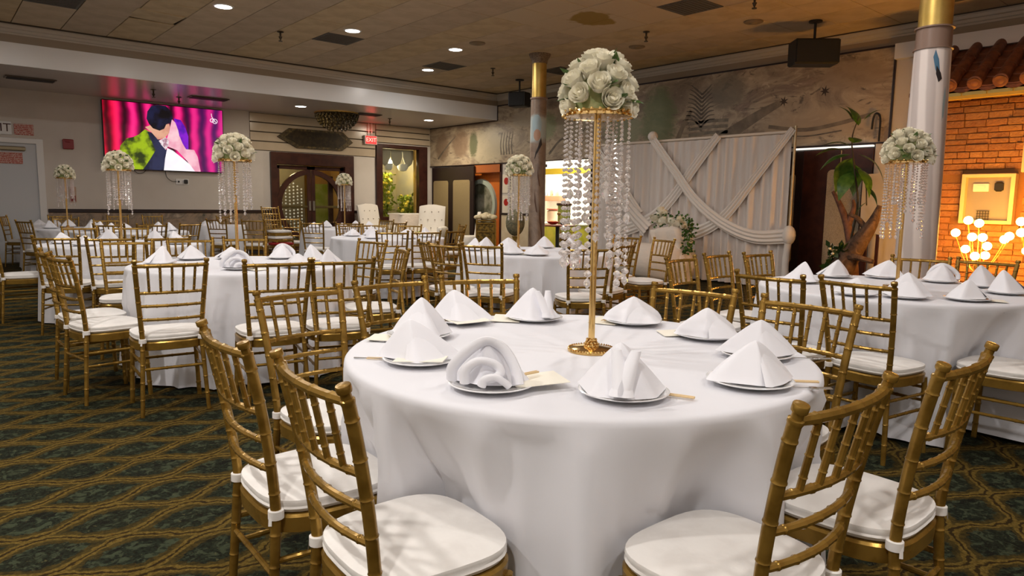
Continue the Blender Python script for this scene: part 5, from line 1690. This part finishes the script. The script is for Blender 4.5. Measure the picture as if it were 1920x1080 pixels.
def centrepiece(label, loc, big, dome_r, dome_h, rs, n_roses, n_strand, seed, ring_r, lens):
    q = random.Random(seed)
    t = thing('crystal_centrepiece', label, 'centrepiece', loc, q.uniform(0, 6), 'tall crystal and rose centrepieces')
    ob('base', BASEM, parent=t)
    ob('crystal_rim', RIMM, parent=t)
    ob('stem', STEMM, parent=t)
    zt = 0.775
    m_ = MB().lathe([(0.01, zt - 0.012), (ring_r, zt - 0.004), (ring_r + 0.006, zt + 0.004), (ring_r, zt + 0.012), (0.01, zt + 0.012)], 36)
    for i in range(54 if big else 40):
        a = 2 * PI * i / (54 if big else 40)
        m_.ball(((ring_r + 0.008) * math.cos(a), (ring_r + 0.008) * math.sin(a), zt + 0.004 + (0.006 if i % 2 else -0.006)), 0.006, 6, 4)
    ob('ring_tray', m_, GOLDMETAL, t)
    sm = []
    for i in range(5):
        L = lens[0] + (lens[1] - lens[0]) * i / 4
        sm.append(strand_mesh(L, 0.0044 if big else 0.0058, 0.0098 if big else 0.0084, seed * 10 + i))
    for i in range(n_strand):
        a = 2 * PI * i / n_strand
        r_ = ring_r * (1.0 if i % 2 == 0 else q.choice([0.55, 0.75, 0.98]))
        o = ob('bead_strand', sm[q.randrange(5)], parent=t, loc=(r_ * math.cos(a), r_ * math.sin(a), zt - 0.008), rz=a)
    # roses over a dome
    ga = PI * (3 - math.sqrt(5))
    for i in range(n_roses):
        f = 1 - (i + 0.5) / n_roses * (1.10 if big else 1.12)
        ct = math.sqrt(max(0, 1 - f * f))
        a = i * ga
        d_ = Vector((ct * math.cos(a), ct * math.sin(a), f))
        p = Vector((d_.x * dome_r, d_.y * dome_r, zt + 0.032 + d_.z * dome_h))
        o = ob('rose', ROSES[q.randrange(4)], parent=t, loc=p)
        nrm = Vector((d_.x, d_.y, d_.z * 1.2 + 0.15)).normalized()
        o.rotation_euler = (nrm.to_track_quat('Z', 'Y').to_matrix() @ Matrix.Rotation(q.uniform(0, 6), 3, 'Z')).to_euler()
        s_ = rs * q.uniform(0.88, 1.12)
        o.scale = (s_, s_, s_)
    m_ = MB().lathe([(dome_r * 0.86, zt + 0.01), (dome_r * 0.86, zt + 0.04), (dome_r * 0.66, zt + dome_h * 0.7), (0.01, zt + dome_h * 0.93)], 16)
    ob('foam_core', m_, FOAM, t)
    for i in range(22 if big else 16):
        f = q.uniform(0.05, 0.95)
        a = q.uniform(0, 2 * PI)
        ct = math.sqrt(1 - f * f)
        p = Vector((ct * math.cos(a) * dome_r * 0.95, ct * math.sin(a) * dome_r * 0.95, zt + 0.03 + f * dome_h * 0.95))
        o = ob('leaf', LEAFM, parent=t, loc=p)
        o.rotation_euler = (q.uniform(-0.6, 0.6), -f * 1.2 + q.uniform(-0.5, 0.5), a + q.uniform(-0.6, 0.6))
        s_ = 0.06 * q.uniform(0.8, 1.2)
        o.scale = (s_, s_, s_)
    return t


centrepiece('tall gold stand with large white roses and crystal strands on the front table', (1.70, 1.572, TT), True, 0.098, 0.145, 0.043, 29, 26, 1, 0.105, (0.22, 0.50))
CPL = [('second left table, before the screen right end', (1.845, 5.40)), ('brick-side table, before the painted column', (4.665, 1.725)), ('column-side table', (4.72, 5.43)),
       ('third left table, before the screen left end', (1.655, 8.40)), ('farthest corner table, against the bare white wall', (1.80, 12.94)), ('rear doors table', (5.90, 11.60))]
for i, (ph, (a, b)) in enumerate(CPL):
    centrepiece('tall crystal stand with ivory rose ball, ' + ph, (a, b, TT), False, 0.118, 0.150, 0.043, 34, 26, 20 + i, 0.112, (0.22, 0.42))

# ================================================================== SEATS AND THINGS ALONG THE WALLS
def tufted_chair(name, label, loc, rz, group=None):
    t = thing(name, label, 'armchair', loc, rz, group)
    # faces +Y
    m_ = MB()
    rows = []
    for j in range(9):
        z_ = 0.40 + 0.80 * j / 8
        y0 = -0.20 - 0.16 * (j / 8)
        rows.append([(x_, y0 + dy, z_ - (0.05 * (x_ / 0.33) ** 2 if j == 8 else 0)) for x_, dy in ((-0.33, -0.05), (-0.34, 0.02), (-0.28, 0.06), (-0.1, 0.05), (0.1, 0.05), (0.28, 0.06), (0.34, 0.02), (0.33, -0.05), (0, -0.07))])
    m_.rings(rows)
    b_ = ob('backrest', m_, WHITEFAB, t, angle=60)
    bt = MB().ball((0, 0, 0), 0.02, 8, 5, 0.6).mesh('button', mat('upholstery_button', '#9c9488', 0.4) if 'upholstery_button' not in bpy.data.materials else bpy.data.materials['upholstery_button'])
    for r_ in range(3):
        for c_ in range(3 + (r_ % 2)):
            o = ob('button', bt, parent=b_, loc=((c_ - 1 - 0.5 * (r_ % 2)) * 0.18, -0.19 - 0.04 - 0.045 * r_ + 0.045, 0.62 + 0.2 * r_))
    ob('seat', MB().bevbox(-0.32, 0.32, -0.28, 0.34, 0.22, 0.46, 0.04), WHITEFAB, t, angle=60)
    for s in (-1, 1):
        ob('armrest', MB().bevbox(min(s * 0.30, s * 0.42), max(s * 0.30, s * 0.42), -0.30, 0.32, 0.2, 0.66, 0.045), WHITEFAB, t, angle=60)
        for yy2 in (-0.24, 0.28):
            ob('leg', MB().sweep([(s * 0.3, yy2, 0), (s * 0.3, yy2, 0.23)], [0.018, 0.026], 8), DARKWOOD, t)
    return t


tufted_chair('tufted_armchair', 'white button-tufted armchair before the dark sliding doors', (9.65, 14.5, 0), R_(130), 'white tufted armchairs')
tufted_chair('tufted_armchair', 'white button-tufted armchair left of the display window', (8.75, 15.45, 0), R_(195), 'white tufted armchairs')
t = thing('round_back_chair', 'white covered chair with rounded back before the dark sliding doors', 'chair', (10.2, 13.62, 0), R_(60))
m = MB()
rows = []
for j in range(10):
    z_ = 0.42 + 0.62 * j / 9
    w_ = 0.24 * (1 if j < 6 else math.sqrt(max(0.03, 1 - ((j - 5.5) / 3.6) ** 2)))
    rows.append([(x_ * w_, -0.2 - 0.08 * j / 9 + dy, z_) for x_, dy in ((-1, -0.03), (-1, 0.01), (-0.6, 0.03), (0, 0.035), (0.6, 0.03), (1, 0.01), (1, -0.03), (0.5, -0.05), (-0.5, -0.05))])
m.rings(rows)
ob('backrest', m, WHITEFAB, t, angle=60)
ob('seat', MB().bevbox(-0.25, 0.25, -0.24, 0.25, 0.0, 0.46, 0.03), WHITEFAB, t, angle=60)
t = thing('draped_table', 'white clothed buffet table under the display window', 'table', (9.72, 15.45, 0))
ob('tabletop', MB().bevbox(-0.50, 0.46, -0.3, 0.3, 0.92, 0.96, 0.008), WHITEFAB, t)
rows = []
for z_ in (0.95, 0.7, 0.4, 0.02):
    ring = []
    for i in range(60):
        th = 2 * PI * i / 60
        e = 0.35
        w_ = 1 + (0.95 - z_) * (0.03 + 0.03 * math.cos(9 * th))
        ring.append(((0.49 * math.copysign(abs(math.cos(th)) ** e, math.cos(th)) - 0.02) * w_, 0.31 * math.copysign(abs(math.sin(th)) ** e, math.sin(th)) * w_, z_))
    rows.append(ring)
ob('cloth_cover', MB().rings(rows, False, True), TULLE, t, angle=60)
shrub('yellow_bouquet', 'low yellow flowers on the floor before the white clothed buffet', 'flowers', (9.45, 14.75, 0.0), 0.2, 90, YLG, YLW, 0.5, None, 22, 0.05)
t = thing('gold_pedestal', 'gold fretwork pedestal topped with cream blossoms beside the orange door', 'pedestal', (9.45, 11.95, 0), R_(-40))
FRET = mat('gold_fret_panel', (0.30, 0.18, 0.03), 0.4, 0.5, col2=(0.10, 0.06, 0.012), nscale=22, lo=0.45, hi=0.55)
ob('panel', MB().box(-0.19, 0.19, -0.19, 0.19, 0.06, 0.84), FRET, t)
for sx in (-1, 1):
    for sy in (-1, 1):
        ob('post', MB().sweep([(sx * 0.2, sy * 0.2, 0), (sx * 0.2, sy * 0.2, 0.88)], 0.02, 8), GOLD, t)
for z_ in (0.05, 0.62, 0.80):
    ob('rail', MB().bevbox(-0.21, 0.21, -0.215, -0.195, z_, z_ + 0.03, 0.005).bevbox(-0.21, 0.21, 0.195, 0.215, z_, z_ + 0.03, 0.005).bevbox(-0.215, -0.195, -0.2, 0.2, z_, z_ + 0.03, 0.005).bevbox(0.195, 0.215, -0.2, 0.2, z_, z_ + 0.03, 0.005), GOLD, t)
ob('top', MB().bevbox(-0.22, 0.22, -0.22, 0.22, 0.86, 0.89, 0.008), GOLD, t)
fl = MB().ball((0, 0, 0), 0.07, 9, 6, 0.7).mesh('blossom', mat('cream_blossom', '#ead9b0', 0.7))
for i in range(19):
    a, r_ = i * 2.4, 0.05 * math.sqrt(i)
    ob('blossom', fl, parent=t, loc=(r_ * math.cos(a), r_ * math.sin(a), 0.93 + 0.08 * (1 - r_ / 0.25)))
t = thing('wire_globe_vase', 'slender dried-flower globe vase beside the far column', 'vase', (8.05, 9.35, 0), 0)
ob('pedestal', MB().lathe([(0.15, 0), (0.14, 0.03), (0.03, 0.05), (0.025, 0.6), (0.06, 0.68)], 16), BRASS, t)
ob('globe', MB().ball((0, 0, 0.92), 0.17, 16, 10, 1.4), mat('dried_moss_globe', '#6b6a55', 0.9, 0, col2='#8d8568', nscale=20, bump=(30, 0.8, 0.03)), t)

# ---- drape backdrop
XD = 10.0
DRAPE = mat('sheer_white_drape', (0.76, 0.70, 0.66), 0.75, 0, bump=(6, 0.1, 0.02))
SWAG = mat('white_swag', (0.82, 0.77, 0.72), 0.75, 0, bump=(16, 0.2, 0.01))
t = thing('drape_backdrop', 'white pleated drape backdrop on a gold pipe frame', 'drape', (XD, 0, 0))
y0, y1 = 5.32, 9.25
rows = []
for z_ in (2.35, 2.3, 2.0, 1.5, 1.0, 0.5, 0.03):
    row = []
    for i in range(360):
        u_ = i / 359
        amp = 0.018 + 0.028 * (2.35 - z_) / 2.3
        row.append((amp * (math.sin(u_ * 150 + 1.2 * math.sin(u_ * 23)) + 0.4 * math.sin(u_ * 67)), y0 + (y1 - y0) * u_, z_))
    rows.append(row)
ob('curtain', MB().grid(rows), DRAPE, t, angle=80)
ob('top_pipe', MB().sweep([(0, 5.26, 2.38), (0, 9.3, 2.38)], 0.022, 10), TULLE, t)
for yy2 in (5.26, 9.3):
    ob('upright_pole', MB().sweep([(-0.02, yy2, 0.02), (-0.02, yy2, 2.46)], 0.02, 10), mat('pale_gold_pipe', (0.6, 0.48, 0.3), 0.35, 0.5) if yy2 < 6 else bpy.data.materials['pale_gold_pipe'], t)
    ob('base_plate', MB().bevbox(-0.2, 0.2, yy2 - 0.2, yy2 + 0.2, 0, 0.015, 0.004), BLACK, t)


def swag(pts, w0, w1, off):
    P = bez([(a, b, 0) for a, b in pts], 30)
    L = len(P)
    rows = []
    for i, p in enumerate(P):
        tg = (P[min(i + 1, L - 1)] - P[max(i - 1, 0)]).normalized()
        nr = Vector((-tg.y, tg.x, 0))
        f = i / (L - 1)
        w = w0 + (w1 - w0) * f
        row = []
        for k_ in range(25):
            s_ = (k_ - 12) / 12
            q = p + nr * (w * s_)
            dp = off + 0.018 * math.sqrt(max(0, 1 - s_ * s_)) + 0.012 * math.sin(s_ * 11 + 1.5 * f)
            row.append((-dp, q.x, q.y))
        rows.append(row)
    return ob('swag', MB().grid(rows), SWAG, t, angle=80)


swag([(6.55, 2.40), (6.95, 1.95), (7.45, 1.35), (7.9, 1.0), (8.6, 0.75)], 0.08, 0.12, 0.05)
swag([(5.28, 2.42), (5.85, 1.72), (6.35, 1.12), (6.8, 0.85), (7.4, 0.70)], 0.06, 0.12, 0.05)
swag([(7.85, 2.42), (7.35, 1.85), (6.9, 1.35), (6.35, 0.98), (5.8, 0.80), (5.24, 0.83)], 0.08, 0.11, 0.10)
swag([(9.25, 2.2), (8.75, 1.6), (8.3, 1.15), (7.9, 0.82)], 0.1, 0.14, 0.08)
swag([(9.3, 2.42), (8.9, 2.0), (8.45, 1.5), (8.1, 1.1)], 0.06, 0.08, 0.05)
ob('swag_knot', MB().ball((-0.07, 7.86, 2.46), 0.09, 12, 8), SWAG, t)
ob('swag_knot', MB().ball((-0.05, 5.25, 0.84), 0.1, 12, 8, 1.5), SWAG, t)
ob('tail', MB().sweep(bez([(-0.05, 5.25, 0.8), (-0.06, 5.27, 0.4), (-0.05, 5.25, 0.04)], 8), [0.07, 0.05, 0.045, 0.05, 0.05, 0.05, 0.055, 0.06, 0.06], 10), SWAG, t)
# ---- tulle covered sofa with rose garland before the drape
t = thing('tulle_sofa', 'white tulle draped settee before the drape backdrop', 'sofa', (9.35, 6.95, 0), R_(90))
m = MB()
rows = []
for j in range(12):
    z_ = 0.02 + 0.95 * j / 11
    row = []
    for i in range(48):
        th = 2 * PI * i / 48
        w_ = 0.34 - 0.05 * j / 11 + 0.03 * math.sin(7 * th + j * 0.5) + 0.03 * math.sin(j * 1.3 + th)
        row.append((w_ * 1.15 * math.cos(th), w_ * 0.7 * math.sin(th), z_ - 0.12 * (math.cos(th) * 0.5 + 0.5) * (j / 11) ** 3))
    rows.append(row)
m.rings(rows)
ob('tulle_cover', m, TULLE, t, angle=80)
ob('seat', MB().bevbox(-0.3, 1.1, -0.25, 0.35, 0.05, 0.62, 0.08), TULLE, t, angle=60)
t = thing('rose_garland', 'white roses and dark green leaves spilling over the tulle settee', 'flowers', (9.35, 6.95, 0))
q = random.Random(3)
pts = [(0.02, 0.22 - 0.07 * i, 0.99 + 0.04 * math.sin(i)) for i in range(8)]
hyd = MB().ball((0, 0, 0), 0.075, 10, 7, 0.8).mesh('white_bloom', PETAL)
for (a, b, c_) in [(-0.05, 0.26, 1.05), (-0.1, 0.12, 0.98), (-0.12, -0.02, 0.99), (-0.08, -0.18, 1.0), (-0.12, -0.26, 0.93), (-0.02, 0.2, 1.13), (-0.1, -0.1, 0.92)]:
    for i in range(3):
        o = ob('rose', ROSES[i], parent=t, loc=(a + q.uniform(-0.05, 0.05), b + q.uniform(-0.06, 0.06), c_ + q.uniform(-0.04, 0.04)), rot=(q.uniform(-1, 1), q.uniform(-1, 0.2), q.uniform(0, 6)))
        o.scale = (0.085, 0.085, 0.085)
m = MB()
for i in range(420):
    if q.random() < 0.45:
        p = Vector((q.gauss(0, 0.07), q.uniform(-0.36, 0.36), 1.02 + q.gauss(0, 0.06)))
    else:
        p = Vector((q.gauss(-0.05, 0.05), -0.36 + q.gauss(0, 0.05), q.uniform(0.5, 1.05)))
    dv = Vector((q.gauss(0, 1), q.gauss(0, 1), q.gauss(0, 1))).normalized() * 0.055
    w_ = dv.cross(Vector((q.random(), q.random(), q.random()))).normalized() * 0.02
    m.add([p, p + dv * 0.5 + w_, p + dv, p + dv * 0.5 - w_], [(0, 1, 2, 3)])
ob('leaves', m, PLANTLEAF, t)['kind'] = 'stuff'
# ---- plants and driftwood between drape and column
t = thing('climbing_plant', 'tall green climbing plant with broad leaves left of the white-draped column', 'plant', (9.85, 4.25, 0))
st = bez([(0, 0, 0), (0.02, 0.05, 0.7), (0, -0.02, 1.3), (-0.02, 0.05, 1.8), (0, 0.12, 2.2), (0, 0.05, 2.5)], 24)
ob('stem', MB().sweep(st, [0.02 - 0.014 * i / 24 for i in range(25)], 7).sweep(bez([(0, 0.05, 1.8), (0, -0.1, 1.6), (0, -0.14, 1.3)], 8), 0.008, 6), mat('plant_stem_brown', '#3d3420', 0.6), t)
BL = MB()
rows = []
for i in range(9):
    f = i / 8
    w_ = 0.30 * math.sin(PI * f ** 0.75) * (1 - 0.25 * f)
    rows.append([(f, w_ * s_, 0.12 * math.sin(PI * f) - 0.25 * f * f - 0.12 * abs(s_) * w_) for s_ in (-1, -0.5, 0, 0.5, 1)])
BL = BL.grid(rows).mesh('leaf', PLANTLEAF, 70)
q = random.Random(21)
for (a, b, c_, sz, az, el) in [(0, 0.12, 2.45, 0.20, 2.0, 1.0), (0, 0.05, 2.38, 0.26, 1.2, 1.1), (0, -0.02, 2.45, 0.2, -1.0, 0.7), (0, 0.12, 2.1, 0.27, 1.7, 0.3), (0, 0.12, 2.0, 0.30, 2.2, -0.3),
                               (0, 0.1, 1.95, 0.36, 1.2, -0.9), (0, 0.02, 2.0, 0.36, -0.9, -0.6), (0, 0.05, 1.85, 0.30, 0.4, -1.1), (0, 0.0, 1.8, 0.3, -1.8, -0.9), (0, 0.1, 2.15, 0.25, -2.6, 0.2),
                               (0, -0.1, 1.55, 0.22, -1.3, -0.8), (0, -0.14, 1.35, 0.2, 1.9, -0.9), (0, 0.2, 2.05, 0.28, 1.6, 0.1), (0, 0.1, 1.75, 0.3, 3.0, -0.9)]:
    o = ob('leaf', BL, parent=t, loc=(a, b, c_))
    o.rotation_euler = (q.uniform(-0.4, 0.4), -el, az)
    o.scale = (sz * 1.45, sz * 1.3, sz * 1.4)
t = thing('driftwood', 'thick brown driftwood trunk at the foot of the climbing plant', 'driftwood', (9.8, 4.1, 0))
k = NT('driftwood_bark')
nn = k.noise(7, 5, 0.7, dist=1.0)
k.base(k.ramp(nn, [(0.3, '#2a1c14'), (0.5, '#5d4636'), (0.7, '#7d6450')]))
k.b.inputs['Roughness'].default_value = 0.8
k.bump(nn, 0.8, 0.03)
DRIFT = k.m
ob('trunk', MB().sweep(bez([(0, 0.45, 0), (0, 0.30, 0.35), (0, 0.08, 0.75), (0, -0.1, 1.05), (0.05, -0.16, 1.3)], 16), [0.22 - 0.012 * i for i in range(17)], 12), DRIFT, t)
ob('branch', MB().sweep(bez([(0, -0.05, 0.95), (-0.03, 0.08, 1.12), (-0.05, 0.2, 1.18)], 8), [0.05 - 0.004 * i for i in range(9)], 8), DRIFT, t)
ob('branch', MB().sweep(bez([(0, 0.25, 0.5), (-0.1, 0.1, 0.6), (-0.1, -0.2, 0.55)], 8), [0.07 - 0.005 * i for i in range(9)], 8), DRIFT, t)
t = thing('driftwood_branch', 'slim pinkish driftwood branch leaning before the smoked glass door', 'driftwood', (10.25, 4.55, 0))
PINKW = mat('pinkish_driftwood', '#7a5648', 0.8, 0, col2='#5d4034', nscale=12, bump=(20, 0.6, 0.02))
ob('branch', MB().sweep(bez([(0, -0.18, 0.0), (0, -0.12, 0.6), (0, -0.03, 1.0), (0, 0.1, 1.3), (0, 0.22, 1.5)], 16), [0.09 - 0.0042 * i for i in range(17)], 10), PINKW, t)
ob('twig', MB().sweep(bez([(0, -0.03, 1.0), (0, -0.1, 1.25), (0, -0.08, 1.38)], 8), [0.05 - 0.004 * i for i in range(9)], 8), PINKW, t)
shrub('flower_bush', 'dark green bush with small cream flowers at the driftwood foot', 'flowers', (9.75, 4.42, 0.0), 0.15, 170, DARKLEAF, PETAL, 0.72, None, 8, 0.022)
t = thing('hanging_lamp_cord', 'small green bud on a pale cord hanging before the dark glass door', 'ornament', (10.61, 4.85, 1.7))
ob('cord', MB().sweep(bez([(0, 0, 0.42), (0, 0.0, 0.2), (0, 0.01, 0)], 8), 0.006, 6), mat('pale_cord', '#b5a58a', 0.6), t)
ob('bud', MB().ball((0, 0.01, 0), 0.025, 8, 6), mat('green_bud', '#8c9440', 0.5), t)
ob('stalk', MB().sweep(bez([(0, 0.01, -0.01), (0, 0.03, -0.1), (0, 0.05, -0.2)], 6), 0.007, 6), bpy.data.materials['green_bud'], t)
tag(ob('curved_hook', MB().sweep(bez([(10.62, 4.33, 2.22), (10.62, 4.33, 2.5), (10.62, 4.35, 2.60), (10.62, 4.40, 2.62), (10.62, 4.43, 2.55), (10.62, 4.44, 2.4)], 20), 0.014, 8), BLACK), 'black curved hook standing before the mural above the plant', 'hook')

# ---- glowing globe branch lamps
GLOBE = mat('warm_globe', (1, 0.7, 0.3), emit=(1.0, 0.45, 0.07), es=130.0)
TWIG = mat('bronze_twig', (0.35, 0.22, 0.06), 0.4, 0.4)
globe_me = MB().ball((0, 0, 0), 0.047, 16, 10).mesh('globe', GLOBE)


def globe_lamp(label, base, P):
    t = thing('globe_branch_lamp', label, 'lamp', (base[0], base[1], 0), 0, 'branch lamps with warm globes')
    ob('base', MB().lathe([(0.14, 0), (0.13, 0.03), (0.03, 0.05)], 20), TWIG, t)
    ob('trunk', MB().sweep([(0, 0, 0.03), (0, 0, 0.5)], 0.014, 8), TWIG, t)
    q = random.Random(4)
    for (yy2, z_) in P:
        dx = q.uniform(-0.12, 0.12)
        ob('branch', MB().sweep(bez([(0, 0, 0.5), (dx * 0.4, (yy2 - base[1]) * 0.55, 0.5 + (z_ - 0.5) * 0.35), (dx, yy2 - base[1], z_ - 0.03)], 8), 0.005, 5), TWIG, t)
        ob('globe', globe_me, parent=t, loc=(dx, yy2 - base[1], z_))


globe_lamp('branch lamp with a dozen warm glowing globes before the brick wall', (9.35, 2.60), [(2.72, 1.14), (2.60, 1.11), (2.85, 0.99), (2.66, 0.95), (2.55, 0.95), (2.52, 0.85), (2.39, 0.93), (2.34, 0.97), (2.76, 0.80), (2.62, 0.73), (2.54, 0.74)])
globe_lamp('branch lamp with warm globes at the picture edge before the brick wall', (9.35, 2.05), [(2.21, 1.14), (2.19, 1.02), (2.14, 0.82), (2.0, 1.1), (1.95, 0.9), (2.05, 0.75)])
